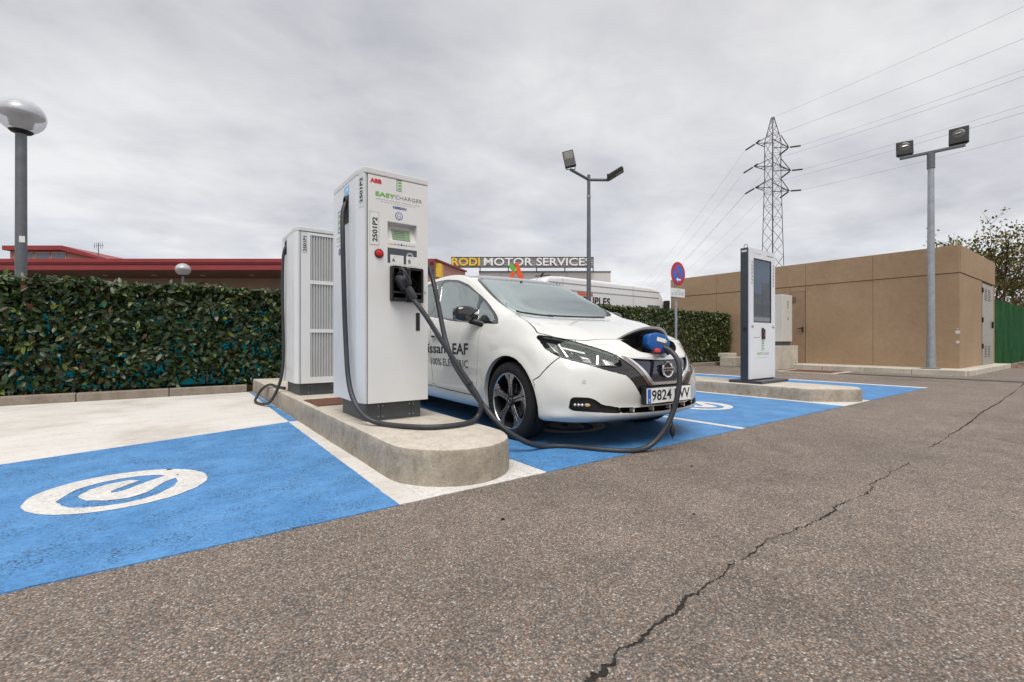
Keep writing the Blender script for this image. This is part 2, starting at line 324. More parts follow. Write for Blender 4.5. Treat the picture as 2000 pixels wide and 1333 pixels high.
def sphere(c, r, n=20, m=12, sc=(1, 1, 1)):
    V, F = [], []
    for i in range(m+1):
        p = math.pi*i/m
        for k in range(n):
            t = 2*math.pi*k/n; V.append((c[0]+r*sc[0]*math.sin(p)*math.cos(t), c[1]+r*sc[1]*math.sin(p)*math.sin(t), c[2]+r*sc[2]*math.cos(p)))
    for i in range(m):
        for k in range(n): F.append((i*n+k, i*n+(k+1) % n, (i+1)*n+(k+1) % n, (i+1)*n+k))
    return V, F
def text_mesh(s, size, extrude=.001, align='CENTER', bold=0, spacing=1.0):
    cu = bpy.data.curves.new('t', 'FONT'); cu.body = s; cu.size = size; cu.extrude = extrude; cu.align_x = align; cu.align_y = 'CENTER'; cu.offset = bold; cu.space_character = spacing; cu.resolution_u = 3
    o = bpy.data.objects.new('t', cu); COL.objects.link(o); dg = bpy.context.evaluated_depsgraph_get(); dg.update()
    me = bpy.data.meshes.new_from_object(o.evaluated_get(dg)); bpy.data.objects.remove(o); bpy.data.curves.remove(cu); me.materials.clear(); return me
def text(name, s, size, mat, parent, loc, rot=(90, 0, 0), align='CENTER', bold=0, spacing=1.0, wide=1.0, fit=None):
    me = text_mesh(s, size, .0008, align, bold, spacing); me.name = name
    w = max(v.co.x for v in me.vertices)-min(v.co.x for v in me.vertices)
    sx = fit/w if fit else wide
    M = Matrix.Translation(Vector(loc)-WL.get(parent, Vector())) @ Matrix.Rotation(R(rot[2]), 4, 'Z') @ Matrix.Rotation(R(rot[1]), 4, 'Y') @ Matrix.Rotation(R(rot[0]), 4, 'X') @ Matrix.Diagonal((sx, 1, 1, 1))
    me.transform(M); return link(name, me, mat, parent)
def wobble(poly, step=.05, amp=.004, z=0.0):
    """outline with the unsteady edge of roller paint"""
    out = []
    for i, p in enumerate(poly):
        q = poly[(i+1) % len(poly)]; d = math.dist(p, q); n = max(1, min(160, int(d/step))); nx, ny = -(q[1]-p[1])/d, (q[0]-p[0])/d
        for j in range(n):
            t = j/n; a = 0 if j == 0 else random.gauss(0, amp); out.append((p[0]+(q[0]-p[0])*t+nx*a, p[1]+(q[1]-p[1])*t+ny*a, z))
    return out, [tuple(range(len(out)))]
def sheet(name, poly, z, mat, parent=None, amp=.0016, step=.04):
    v, f = wobble(poly, step, amp, z); bm = bmesh.new(); vv = [bm.verts.new(p) for p in v]; bm.faces.new(vv); bmesh.ops.triangulate(bm, faces=bm.faces)
    bm.normal_update()
    if bm.faces[:] and sum(f.normal.z*f.calc_area() for f in bm.faces) < 0: bmesh.ops.reverse_faces(bm, faces=bm.faces)
    be = [e for e in bm.edges if len(e.link_faces) == 1]; ex = bmesh.ops.extrude_edge_only(bm, edges=be)
    for g in ex['geom']:
        if isinstance(g, bmesh.types.BMVert): g.co.z = -.001
    me = bpy.data.meshes.new(name); bm.to_mesh(me); bm.free(); o = link(name, me, mat, parent)
    if parent is None: tag(o, kind='structure')
    return o
# ------------------------------------------------------------------ ground
o = obj('asphalt_ground', ([(-900, -900, 0), (900, -900, 0), (900, 1500, 0), (-900, 1500, 0)], [(0, 1, 2, 3)]), 'asphalt'); tag(o, kind='structure')
FY = 2.185
sheet('bay_base_paint', [(-7, FY), (1.06, FY), (1.06, 8.42), (-7, 8.42)], .0025, 'old_white_paint')
sheet('bay_blue_paint', [(-7, FY-.008), (.918, FY-.008), (.962, 5.07), (-7, 2.35)], .0050, 'blue_paint')
sheet('bay_edge_strip', [(.968, 5.09), (1.05, 5.09), (1.05, 8.4), (1.02, 8.4)], .0050, 'blue_paint')
sheet('bay_base_paint', [(1.06, FY), (1.78, FY), (1.78, 2.8), (1.06, 2.8)], .0025, 'white_paint', amp=.002)
sheet('bay_base_paint', [(1.78, FY), (10.66, FY), (10.66, 8.42), (1.78, 8.42)], .0025, 'white_paint')
sheet('bay_blue_paint', [(1.885, FY-.004), (4.235, FY-.004), (4.235, 8.4), (1.93, 8.4)], .0050, 'blue_paint')
sheet('bay_blue_paint', [(4.335, FY-.004), (6.76, FY-.004), (6.80, 8.4), (4.335, 8.4)], .0050, 'blue_paint')
sheet('bay_blue_paint', [(7.72, FY-.004), (10.44, FY-.004), (10.50, 8.4), (7.86, 8.4)], .0050, 'blue_paint')
def emblem_e(cx, cy, r, rot, k=64):
    """ring with a lower-case e inside, painted on the bay"""
    def pol(rr, a): return (cx+rr*math.cos(a+rot), cy+rr*math.sin(a+rot))
    T_ = lambda x, y, z: (cx+r*x+random.gauss(0, .002), cy+r*y+random.gauss(0, .002), z)
    inn = [(-.67, -.19), (-.55, -.48), (-.39, -.66), (-.05, -.78), (.28, -.70), (.53, -.39), (.62, -.10), (.60, .20), (.48, .44), (.24, .61), (-.16, .61), (-.5, .34)]
    P = [Vector((*q, 0)) for q in inn]; P = smooth_path(P+[P[0]], 6)[:-1]; V, F = [], []; n = len(P)
    for q in P: a = math.atan2(q.y, q.x); V += [T_(q.x, q.y, .0072), T_(math.cos(a), math.sin(a), .0072)]
    F = [(2*i, 2*i+1, 2*((i+1) % n)+1, 2*((i+1) % n)) for i in range(n)]
    e = [(.17, .35), (.05, .46), (-.2, .37), (-.37, .21), (-.46, -.05), (-.45, -.17), (-.35, -.37), (-.13, -.53), (.10, -.56), (.24, -.45), (.35, -.26), (.40, -.12), (.48, .04), (.66, .26), (.55, .50), (.26, .2), (.07, -.06), (-.03, -.16), (-.12, -.15), (-.13, -.04), (0, .12)]
    E2 = []
    for i, q in enumerate(e): w = e[(i+1) % len(e)]; E2 += [T_(q[0]+(w[0]-q[0])*t/4, q[1]+(w[1]-q[1])*t/4, .0075) for t in range(4)]
    sh = J((V, F), (E2, [tuple(range(len(E2)))]))
    o = obj('bay_emblem', sh, 'white_paint'); 
    for p in o.data.polygons:
        if p.normal.z < 0: p.flip()
    tag(o, kind='structure')
emblem_e(-.203, 3.31, .385, R(5)); emblem_e(5.36, 3.29, .39, R(5)); emblem_e(3.06, 3.29, .39, R(5)); emblem_e(9.1, 3.29, .39, R(5))
# crack in the asphalt: jagged trench lips and filled bottom
def crack(name, pts, w0, w1):
    P = smooth_path([(x, y, 0) for x, y in pts], 30); V, F = [], []; wk = 1.0; jk = 0.0
    for i, p in enumerate(P):
        t = i/(len(P)-1); wk += random.gauss(0, .22)+(.85-wk)*.12; jk += random.gauss(0, .0035)-jk*.10; w = (w0+(w1-w0)*t)*max(.08, wk)*random.uniform(.7, 1.2); j = jk+random.gauss(0, .0015); d = (P[min(i+1, len(P)-1)]-P[max(i-1, 0)]).normalized(); n = Vector((-d.y, d.x, 0))
        for k in (-1, 1): q = p+n*(k*w/2+j); V.append((q.x, q.y, .0025+random.uniform(0, .001)))
        if i: m = len(V); F.append((m-4, m-3, m-1, m-2))
    o = obj(name, (V, F), 'crack_dark'); tag(o, kind='structure')
    for p in o.data.polygons:
        if p.normal.z < 0: p.flip()
crack('asphalt_crack', [(.55, .745), (.70, .765), (.82, .782), (.935, .80), (1.165, .82), (1.43, .85), (1.72, .88), (2.09, .893), (2.20, .885), (2.35, .873), (2.73, .877), (3.0, .871), (3.25, .90), (3.59, .911), (4.0, .906)], .012, .0025)
crack('asphalt_crack', [(4.7, .95), (5.49, .965), (7.0, 1.03), (9.0, 1.10), (11.7, 1.215), (13.3, 1.3)], .005, .012)
# loose grit and scraps on the asphalt
def pebble(p, r, mat, label):
    sh = sphere((0, 0, 0), r, 7, 5, (1, random.uniform(.6, .9), random.uniform(.35, .6))); V = [(p[0]+v[0]*random.uniform(.8, 1.2), p[1]+v[1]*random.uniform(.8, 1.2), .002+r*.3+v[2]) for v in sh[0]]
    tag(obj('pebble', (V, sh[1]), mat, smooth=True), label, 'pebble', 'loose scraps on the asphalt')
pebble((.085, 1.27), .006, 'ink_white', 'small white chip of paint on the asphalt, leftmost scrap')
pebble((.285, 1.085), .009, 'amber', 'tan pebble on the asphalt in front of the blue bay')
pebble((1.22, 1.72), .010, 'crack_dark', 'dark pebble on the asphalt below the island')
pebble((1.98, 1.24), .007, 'crack_dark', 'dark crumb on the asphalt left of the crack')
pebble((.0, 3.62), .016, 'bark', 'dark scrap of bark lying on the white painted ring')
pebble((.04, 3.45), .010, 'bark', 'small dark crumb on the inner arm of the painted ring')
pebble((2.72, 1.72), .008, 'crack_dark', 'dark crumb on the asphalt in front of the car')
# ------------------------------------------------------------------ charger island with rounded end
def island(name, outline, h, inset, mats, label):
    n = len(outline); c = (sum(p[0] for p in outline)/n, sum(p[1] for p in outline)/n)
    def off(d):
        out = []
        for i in range(n):
            p0, p1, p2 = Vector(outline[i-1]), Vector(outline[i]), Vector(outline[(i+1) % n]); a = (p1-p0).normalized(); b2 = (p2-p1).normalized(); nn = Vector((-(a.y+b2.y), a.x+b2.x)).normalized()
            out.append(tuple(p1+nn*d))
        return out
    t = thing(name, (c[0], c[1], 0), label, 'traffic island')
    lv = [(0, .002), (.05, .0), (h-.06, .002), (h-.020, .004), (h-.006, .010), (h, .022)]
    V, F = [], []
    for z, d in lv:
        for q in off(d): V.append((q[0]+random.gauss(0, .0018), q[1]+random.gauss(0, .0018), z))
    for k in range(len(lv)-2):
        for i in range(n): F.append((k*n+i, k*n+(i+1) % n, (k+1)*n+(i+1) % n, (k+1)*n+i))
    obj('kerb_face', (V, F), mats[0], t, smooth=True)
    k = len(lv)-2; W = V[k*n:]; G = [(i, (i+1) % n, n+(i+1) % n, n+i) for i in range(n)]+[tuple(range(n, 2*n))]
    obj('island_top', (W, G), mats[1], t, smooth=True); return t
out = []
for i in range(17):
    a = math.pi+math.pi*i/16; out.append((1.437+.397*math.cos(a)*(1 if i < 8 else 1), 2.66+.43*math.sin(a)))
def dens(poly, step):
    r = []
    for i, p in enumerate(poly):
        q = poly[(i+1) % len(poly)]; m = max(1, int(math.dist(p, q)/step)); r += [(p[0]+(q[0]-p[0])*j/m, p[1]+(q[1]-p[1])*j/m) for j in range(m)]
    return r
island('charger_island', dens(out+[(1.85, 4.0), (1.86, 8.38), (1.07, 8.38), (1.045, 4.0)], .12), .21, .02, ('concrete', 'concrete_top'), 'raised concrete island with rounded nose carrying the two white chargers')
island('kiosk_island', dens([(6.90, 8.38), (6.90, 2.62), (7.05, 2.47), (7.37, 2.22), (7.48, 2.20), (7.70, 2.30), (7.78, 2.45), (7.80, 8.38)], .15), .175, .02, ('concrete', 'concrete_top'), 'low concrete island with angled end under the display totem')
o = obj('cover_plate', box(1.10, 1.50, 4.50, 5.05, .212, .218), 'rust_plate', None, .002); tag(o, 'rusty brown steel cover plate set in the island between the chargers', 'cover plate')
# kerb along the hedge, stone by stone
def kerb(name, p, q, h, w, mat='kerb_concrete', L=1.0):
    t = thing(name, (*p, 0), None, None); t['kind'] = 'structure'; p, q = Vector(p), Vector(q); d = q-p; n = max(1, round(d.length/L)); d /= n; s = Vector((-d.y, d.x)).normalized()*w
    for i in range(n):
        a, c = p+d*(i+.004), p+d*(i+.996); jz = random.uniform(-.004, .004)
        pts = [a, c, c+s, a+s]; V = [(v.x, v.y, -.02) for v in pts]+[(v.x, v.y, h+jz) for v in pts]
        obj('kerb_stone', (V, box(0, 1, 0, 1, 0, 1)[1]), mat, t, .012)
kerb('hedge_kerb', (-7.0, 8.40), (1.0, 8.43), .12, .14); kerb('hedge_kerb', (1.9, 8.33), (15.85, 8.35), .12, .14)
o = obj('planting_bed', box(-7, 15.9, 8.58, 9.45, -.02, .09), 'soil'); tag(o, kind='structure')
kerb('building_kerb', (14.95, 8.2), (14.85, 2.35), .13, -.16, 'pale_concrete', 1.0); kerb('building_kerb', (14.85, 2.3), (20.6, 2.3), .13, .16, 'pale_concrete', 1.0)
o = obj('building_footing', box(15.02, 20.7, 2.47, 8.2, -.02, .122), 'pale_concrete'); tag(o, kind='structure')
o = obj('drain_channel', prism([(13.45, -6), (13.72, -6), (13.62, 5.2), (13.38, 5.2)], .0, .006), 'drain_iron'); tag(o, kind='structure')
o = obj('manhole_frame', box(13.15, 14.4, 4.45, 5.85, 0, .008), 'pale_concrete'); tag(o, kind='structure')
o = obj('manhole_lid', box(13.28, 14.27, 4.58, 5.72, .0085, .013), 'rust_plate', None, .002); tag(o, 'square rusty manhole lid in a pale frame by the building kerb', 'manhole')
V, F = [], []
for i in range(420):
    x, y, a, s = random.uniform(20.6, 33), 2.55-abs(random.gauss(0, .5)), random.uniform(0, 6.3), random.uniform(.03, .06); m = len(V)
    for u, w in ((-1, 0), (0, -.5), (1, 0), (0, .5)): V.append((x+s*(u*math.cos(a)-w*math.sin(a)), y+s*(u*math.sin(a)+w*math.cos(a)), .006+random.uniform(0, .02)))
    F.append((m, m+1, m+2, m+3))
tag(obj('leaf_litter', (V, F), 'dry_leaf'), 'brown dry leaves strewn along the foot of the green fence', 'leaf litter', kind='stuff')
# ------------------------------------------------------------------ chargers
RB = {}
def boxes_text(parent, x, z, w, n, Y, mat, h=.006):
    """line of print too small to read: one strip broken into words"""
    sh = []; cx = x-w/2
    for i in range(n):
        ww = w/n*random.uniform(.55, .9); sh.append(box(cx, cx+ww, Y-.0008, Y+.0005, z-h/2, z+h/2)); cx += w/n
    return obj('small_print', J(*sh), mat, parent)
def charger_shell(t, x0, x1, y0, y1, zb, zt, ch=.09):
    """cabinet with a cut front left corner, lid, doors with open joints"""
    pl = [(x0+.028, y0), (x1, y0), (x1, y1), (x0, y1), (x0, y0+ch+.03), (x0+.006, y0+ch)]
    core = [(x0+.034, y0+.15), (x1-.008, y0+.15), (x1-.008, y1-.008), (x0+.008, y1-.008), (x0+.008, y0+.15)]
    obj('door_frame', J(box(x0+.047, x0+.051, y0+.012, y0+.15, zb, zt-.05), box(x1-.022, x1-.0205, y0+.012, y0+.15, zb, zt-.05)), 'seam', t)
    obj('cabinet', prism(core, zb, zt-.02), 'seam', t)
    obj('lid', prism(pl, zt-.045, zt), 'charger_trim', t, .006)
    obj('corner_post', prism([(x0+.028, y0), (x0+.030, y0+.006), (x0+.046, y0+.012), (x0+.046, y0+.03), (x0+.013, y0+ch), (x0+.006, y0+ch)], zb, zt-.048), 'charger_side_cool_light', t, .002)
    obj('side_panel', prism([(x0+.006, y0+ch+.004), (x0, y0+ch+.033), (x0, y1), (x0+.02, y1), (x0+.02, y0+ch+.004)], zb, zt-.048), 'charger_side_cool_light', t, .002)
    obj('side_panel', box(x1-.02, x1, y0+.03, y1, zb, zt-.048), 'charger_side_cool_light', t, .002)
    obj('rear_panel', box(x0+.022, x1-.022, y1-.012, y1, zb, zt-.048), 'charger_side_cool_light', t, .002)
def plinth(t, x0, x1, y0, y1, z0, z1):
    xs = (x0+(x1-x0)*.25, x0+(x1-x0)*.82)
    obj('plinth', box(x0, x1, y0+.012, y1, z0, z1), 'plinth_grey', t)
    e = [x0, *xs, x1]
    for a, c in zip(e, e[1:]): obj('plinth_plate', box(a+.001, c-.001, y0, y0+.011, z0+.002, z1), 'plinth_grey', t, .001)
    for x in xs:
        for dx in (-.016, .016):
            for z in (z0+.03, z1-.03): obj('bolt', cyl((x+dx, y0-.004, z), (x+dx, y0+.002, z), .005, n=8), 'bolt_steel', t)
def e_logo(t, x, z, s, Y, ax='y'):
    """bracket frame with three bars"""
    def B(u0, u1, w0, w1):
        return box(x+u0*s, x+u1*s, Y-.0012, Y+.0005, z+w0*s, z+w1*s) if ax == 'y' else box(Y-.0012, Y+.0005, x-u1*s, x-u0*s, z+w0*s, z+w1*s)
    o = obj('logo_frame', J(B(-.5, -.42, -1, 1), B(-.42, .5, .92, 1), B(-.42, .5, -1, -.92)), 'ink_blue', t)
    for k in (-.55, 0, .55): obj('logo_bar', B(-.22, .46, k-.15, k+.15), 'ink_green', t)
def round_logo(t, x, z, r, Y):
    obj('round_logo', cyl((x, Y-.0012, z), (x, Y+.0005, z), r, n=32), 'ink_blue', t)
    def arc(r0, r1, a0, a1, y, n=28):
        V, F = [], []
        for i in range(n+1):
            a = a0+(a1-a0)*i/n; V += [(x+r0*math.cos(a), y, z+r0*math.sin(a)), (x+r1*math.cos(a), y, z+r1*math.sin(a))]
            if i: m = len(V); F.append((m-4, m-3, m-1, m-2))
        return V, F
    obj('round_logo_mark', J(arc(.60*r, .80*r, 0, 2*math.pi, Y-.002), arc(.18*r, .42*r, R(25), R(330), Y-.002), box(x+.1*r, x+.7*r, Y-.0026, Y-.002, z-.05*r, z+.12*r)), 'ink_white', t)
def label_plate(t, s, x0, x1, z0, z1, Y, mat='label_paper', size=.052):
    obj('label_plate', box(x0, x1, Y-.0012, Y, z0, z1), mat, t)
    fr = J(box(x0, x1, Y-.0017, Y-.0012, z1-.002, z1), box(x0, x1, Y-.0017, Y-.0012, z0, z0+.002), box(x0, x0+.002, Y-.0017, Y-.0012, z0+.002, z1-.002), box(x1-.002, x1, Y-.0017, Y-.0012, z0+.002, z1-.002))
    obj('label_border', fr, 'ink_grey', t)
    text('label_lettering', s, size, 'ink_black', t, ((x0+x1)/2+.006, Y-.0024, (z0+z1)/2-.008), (90, -90, 0), bold=.0008, fit=(z1-z0)*.74)
X0, X1, Y0, Y1, ZB, ZT = 1.126, 1.662, 3.37, 4.08, .352, 2.098
ch1 = thing('charging_station', (1.39, 3.72, .21), 'white fast charger with lit display panel, red button and plug holster, nearest the camera', 'charging station')
charger_shell(ch1, X0, X1, Y0, Y1, ZB, ZT); plinth(ch1, 1.186, 1.625, 3.435, 4.02, .21, .35)
# front door with openings for display and plugs
fx0, fx1, fz0, fz1 = X0+.05, X1-.004, ZB, ZT-.052
def plate_with_holes(x0, x1, z0, z1, holes, ya, yb):
    xs = sorted({x0, x1, *[h[0] for h in holes], *[h[1] for h in holes]}); zs = sorted({z0, z1, *[h[2] for h in holes], *[h[3] for h in holes]}); sh = []
    V, F = [], []; id_ = {}
    def v(x, y, z):
        k = (round(x, 5), round(y, 5), round(z, 5))
        if k not in id_: id_[k] = len(V); V.append((x, y, z))
        return id_[k]
    solid = lambda i, k: 0 <= i < len(xs)-1 and 0 <= k < len(zs)-1 and not any(h[0]-1e-6 < (xs[i]+xs[i+1])/2 < h[1] and h[2] < (zs[k]+zs[k+1])/2 < h[3] for h in holes)
    for i in range(len(xs)-1):
        for k in range(len(zs)-1):
            if not solid(i, k): continue
            a, c, d, e = xs[i], xs[i+1], zs[k], zs[k+1]
            F += [(v(a, ya, d), v(c, ya, d), v(c, ya, e), v(a, ya, e)), (v(a, yb, d), v(a, yb, e), v(c, yb, e), v(c, yb, d))]
            if not solid(i-1, k): F.append((v(a, ya, d), v(a, ya, e), v(a, yb, e), v(a, yb, d)))
            if not solid(i+1, k): F.append((v(c, ya, d), v(c, yb, d), v(c, yb, e), v(c, ya, e)))
            if not solid(i, k-1): F.append((v(a, ya, d), v(a, yb, d), v(c, yb, d), v(c, ya, d)))
            if not solid(i, k+1): F.append((v(a, ya, e), v(c, ya, e), v(c, yb, e), v(a, yb, e)))
    return V, F
HD, HP = (1.325, 1.563, 1.578, 1.72), (1.342, 1.607, 1.124, 1.376)
obj('front_door', plate_with_holes(fx0, fx1, fz0, fz1, [HD, HP], Y0, Y0+.011), 'charger_white', ch1)
YF = Y0-.0002
# display recess: sloped sill plate with the screen
V = [(HD[0], Y0+.011, HD[2]), (HD[1], Y0+.011, HD[2]), (HD[1]-.012, Y0+.055, HD[3]-.012), (HD[0]+.012, Y0+.055, HD[3]-.012), (HD[0], Y0+.011, HD[3]), (HD[1], Y0+.011, HD[3])]
rc = obj('display_recess', (V, [(0, 1, 2, 3), (0, 3, 4), (1, 5, 2), (3, 2, 5, 4)]), 'charger_trim', ch1)
def on_recess(u, w, lift):   # point on the sloped plate
    a = Vector((HD[0]+(HD[1]-HD[0])*u, Y0+.011, HD[2])); d = Vector((0, .044, HD[3]-.012-HD[2])); n = Vector((0, -d.z, d.y)).normalized(); return tuple(a+d*w+n*lift)
V = [on_recess(u, w, l) for l in (.001, .004) for u, w in ((.19, .10), (.80, .10), (.80, .74), (.19, .74))]
obj('display_screen', (V, box(0, 1, 0, 1, 0, 1)[1]), 'lcd', ch1)
for w in (.60, .50, .40, .25):
    V = [on_recess(u, q, .0046) for u, q in ((.25, w), (random.uniform(.5, .7), w), (random.uniform(.5, .7), w+.03), (.25, w+.03))]; V[1] = on_recess(.62, w, .0046); V[2] = on_recess(.62, w+.03, .0046)
    obj('display_text', (V, [(0, 1, 2, 3)]), 'panel_slate', ch1)
# prints on the front
text('maker_lettering', 'ABB', .040, 'ink_red', ch1, (1.236, YF-.001, 2.004), bold=.0022, fit=.088)
e_logo(ch1, 1.418, 2.004, .042, YF)
text('brand_lettering', 'EASY', .042, 'ink_green', ch1, (1.305, YF-.001, 1.912), bold=.0009, fit=.152)
text('brand_lettering', 'CHARGER', .042, 'ink_grey', ch1, (1.495, YF-.001, 1.912), bold=-.0004, fit=.222)
boxes_text(ch1, 1.415, 1.877, .36, 14, YF, 'ink_pale', .0045); boxes_text(ch1, 1.415, 1.861, .28, 11, YF, 'ink_pale', .0045)
text('car_brand_lettering', 'NISSAN', .026, 'ink_blue', ch1, (1.422, YF-.001, 1.832), bold=.0008, fit=.108)
round_logo(ch1, 1.416, 1.772, .030, YF)
label_plate(ch1, '2501P2', 1.188, 1.258, 1.53, 1.775, YF)
ox = obj('logo_strip', J(box(1.33, 1.37, YF-.001, YF, 1.548, 1.556)), 'sign_yellow', ch1); boxes_text(ch1, 1.40, 1.552, .05, 2, YF, 'ink_black', .005)
obj('flag_mark', box(1.43, 1.444, YF-.001, YF, 1.546, 1.560), 'ink_blue', ch1); boxes_text(ch1, 1.47, 1.551, .035, 2, YF, 'ink_black', .007); boxes_text(ch1, 1.525, 1.553, .07, 3, YF, 'ink_grey', .005)
obj('slate_panel', box(1.325, 1.563, YF-.0012, YF, 1.408, 1.522), 'panel_slate', ch1)
obj('slate_dial', lathe([(.018, 0), (.030, 0)], (1.505, YF-.002, 1.470), 24, 'y'), 'ink_pale', ch1)
for x0_, x1_, l_ in ((1.346, 1.453, 'A'), (1.474, 1.575, 'B')):
    obj('plug_label', box(x0_, x1_, YF-.003, YF-.0012, 1.386, 1.470), 'label_paper', ch1, .001); text('plug_letter', l_, .040, 'ink_black', ch1, (x0_+.026, YF-.0042, 1.430))
    boxes_text(ch1, (x0_+x1_)/2, 1.459, .05, 3, YF-.003, 'ink_pale', .003); boxes_text(ch1, (x0_+x1_)/2, 1.395, .07, 4, YF-.003, 'ink_pale', .003)
obj('button_collar', lathe([(.034, .001), (.034, -.008), (.028, -.010)], (1.258, Y0, 1.468), 28, 'y'), 'ink_black', ch1, smooth=True)
obj('emergency_button', lathe([(.0, -.022), (.014, -.021), (.024, -.017), (.0275, -.010), (.0275, 0)], (1.258, Y0, 1.468), 28, 'y'), 'button_red', ch1, smooth=True)
obj('slot_cover', box(1.555, 1.588, Y0-.006, Y0, .896, 1.036), 'black_plastic', ch1, .003)
obj('door_lock', cyl((1.635, Y0-.004, 1.2), (1.635, Y0, 1.2), .009), 'bolt_steel', ch1)
# twin plug holster
def holster(x0, x1, z0, z1):
    d, w = .13, .016
    fr = J(box(x0, x0+w, Y0-.035, Y0+d, z0, z1), box(x1-w, x1, Y0-.035, Y0+d, z0, z1), box(x0+w, x1-w, Y0-.035, Y0+d, z1-w, z1), box(x0+w, x1-w, Y0-.050, Y0+d, z0, z0+w*1.6), box(x0+w, x1-w, Y0+d-.01, Y0+d, z0+w, z1-w))
    h = obj('plug_holster', fr, 'black_plastic', ch1, .004)
    obj('holster_shelf', prism([(Y0-.03, z0+.075), (Y0+.10, z0+.060), (Y0+.10, z0+.05), (Y0-.03, z0+.062)], x0+w, x1-w, 'x'), 'dark_plastic', h)
    return h
holster(1.343, 1.472, 1.118, 1.380); hb = holster(1.477, 1.606, 1.114, 1.376)
obj('holster_socket', J(lathe([(.040, .0), (.044, -.05), (.036, -.055), (.034, .0)], (1.540, Y0+.09, 1.262), 24, 'y')), 'dark_plastic', hb, smooth=True)
# left flank: cable mouth, sticker, logo
o = obj('cable_mouth', J(box(X0-.003, X0+.001, 3.660, 3.775, 1.74, 1.955)), 'seam', ch1)
obj('mouth_collar', J(lathe([(.030, -.004), (.040, -.004), (.040, -.018), (.030, -.018)], (X0, 3.715, 1.915), 20, 'x', True)), 'dark_plastic', ch1, smooth=True)
obj('flank_sticker', box(X0-.0015, X0-.0002, 3.650, 3.778, 1.960, 2.035), 'ink_sky', ch1); text('sticker_lettering', 'eM', .045, 'ink_white', ch1, (X0-.0022, 3.714, 1.995), (90, 0, -90))
e_logo(ch1, 3.90, 1.79, .088, X0, 'x')
for z, w in ((1.66, .17), (1.635, .14), (1.60, .16)): obj('flank_print', box(X0-.0012, X0+.0004, 3.90-w/2, 3.90+w/2, z-.004, z+.004), 'ink_green' if z > 1.65 else 'ink_pale', ch1)
obj('flank_mark', lathe([(.010, -.0012), (.028, -.0012)], (X0, 3.90, 1.545), 24, 'x'), 'ink_blue', ch1)
# label on the cut corner
ca, cb2 = Vector((X0+.028, Y0, 0)), Vector((X0+.006, Y0+.09, 0)); ang = math.degrees(math.atan2(ca.y-cb2.y, ca.x-cb2.x)); cm = (ca+cb2)/2; nn = Vector((-(cb2-ca).y, (cb2-ca).x, 0)).normalized(); nn = -nn if nn.x > 0 else nn
def corner_label(t, m, s, zc, hgt, wid):
    q = (ca-cb2).normalized()*wid/2; V = [tuple(m+nn*l+q*k+Vector((0, 0, zc+j*hgt/2))) for l in (.0002, .0016) for k, j in ((-1, -1), (1, -1), (1, 1), (-1, 1))]
    obj('label_plate', (V, box(0, 1, 0, 1, 0, 1)[1]), 'label_grey', t); p = m+nn*.0028
    text('label_lettering', s, .050, 'ink_black', t, (p.x, p.y, zc), (90, -90, ang), bold=.0008, fit=hgt*.74)
corner_label(ch1, cm, '2501P2', 1.93, .25, .072)
# second charger
A0, A1, B0, B1 = 1.112, 1.648, 5.47, 6.24
ch2 = thing('charging_station', (1.38, 5.85, .21), 'white fast charger with tall ribbed vent panels standing behind the front one', 'charging station')
charger_shell(ch2, A0, A1, B0, B1, .345, 2.075, .07); plinth(ch2, 1.165, 1.60, 5.53, 6.18, .21, .343)
obj('front_door', plate_with_holes(A0+.05, A1-.004, .345, 2.02, [(1.262, 1.61, .413, .909), (1.262, 1.61, .949, 1.450), (1.262, 1.61, 1.490, 1.992)], B0, B0+.010), 'charger_white', ch2)
for z0, z1 in ((.413, .909), (.949, 1.450), (1.490, 1.992)):
    obj('vent_back', box(1.262, 1.61, B0+.022, B0+.026, z0, z1), 'vent_grey', ch2)
    for i in range(12):
        x = 1.262+.029*i; obj('vent_rib', prism([(x+.001, B0+.021), (x+.009, B0+.004), (x+.018, B0+.004), (x+.026, B0+.021)], z0, z1), 'vent_grey', ch2)
label_plate(ch2, '2501P1', 1.170, 1.228, 1.79, 2.015, B0, 'label_grey', .046)
obj('cable_mouth', box(A0-.003, A0+.001, 5.955, 6.07, 1.84, 2.0), 'seam', ch2); obj('flank_sticker', box(A0-.0015, A0-.0002, 5.95, 6.06, 1.98, 2.03), 'ink_sky', ch2)
obj('flank_panel', box(A0-.004, A0, 5.70, 6.2, .5, 1.66), 'charger_side_cool_light', ch2, .001)
# cables and plugs
def cable(name, pts, r, label, k=9):
    return tag(obj(name, tube(smooth_path(pts, k), r, 14), 'cable_rubber', smooth=True), label, 'cable')
cable('charging_cable', [(1.15, 3.715, 1.915), (1.112, 3.705, 1.885), (1.088, 3.690, 1.79), (1.080, 3.66, 1.60), (1.084, 3.647, 1.236), (1.088, 3.62, .88), (1.082, 3.53, .54), (1.095, 3.424, .367), (1.135, 3.29, .268), (1.209, 3.19, .230), (1.30, 3.0, .229), (1.425, 2.861, .229), (1.603, 2.825, .229), (1.764, 2.868, .231), (1.835, 2.90, .262), (1.852, 2.885, .318), (1.838, 2.891, .386), (1.79, 2.942, .499), (1.71, 3.014, .657), (1.618, 3.082, .832), (1.535, 3.15, 1.00), (1.475, 3.215, 1.115), (1.445, 3.27, 1.185)], .0185, 'black cable looping over the island from the near charger back up to its holster')
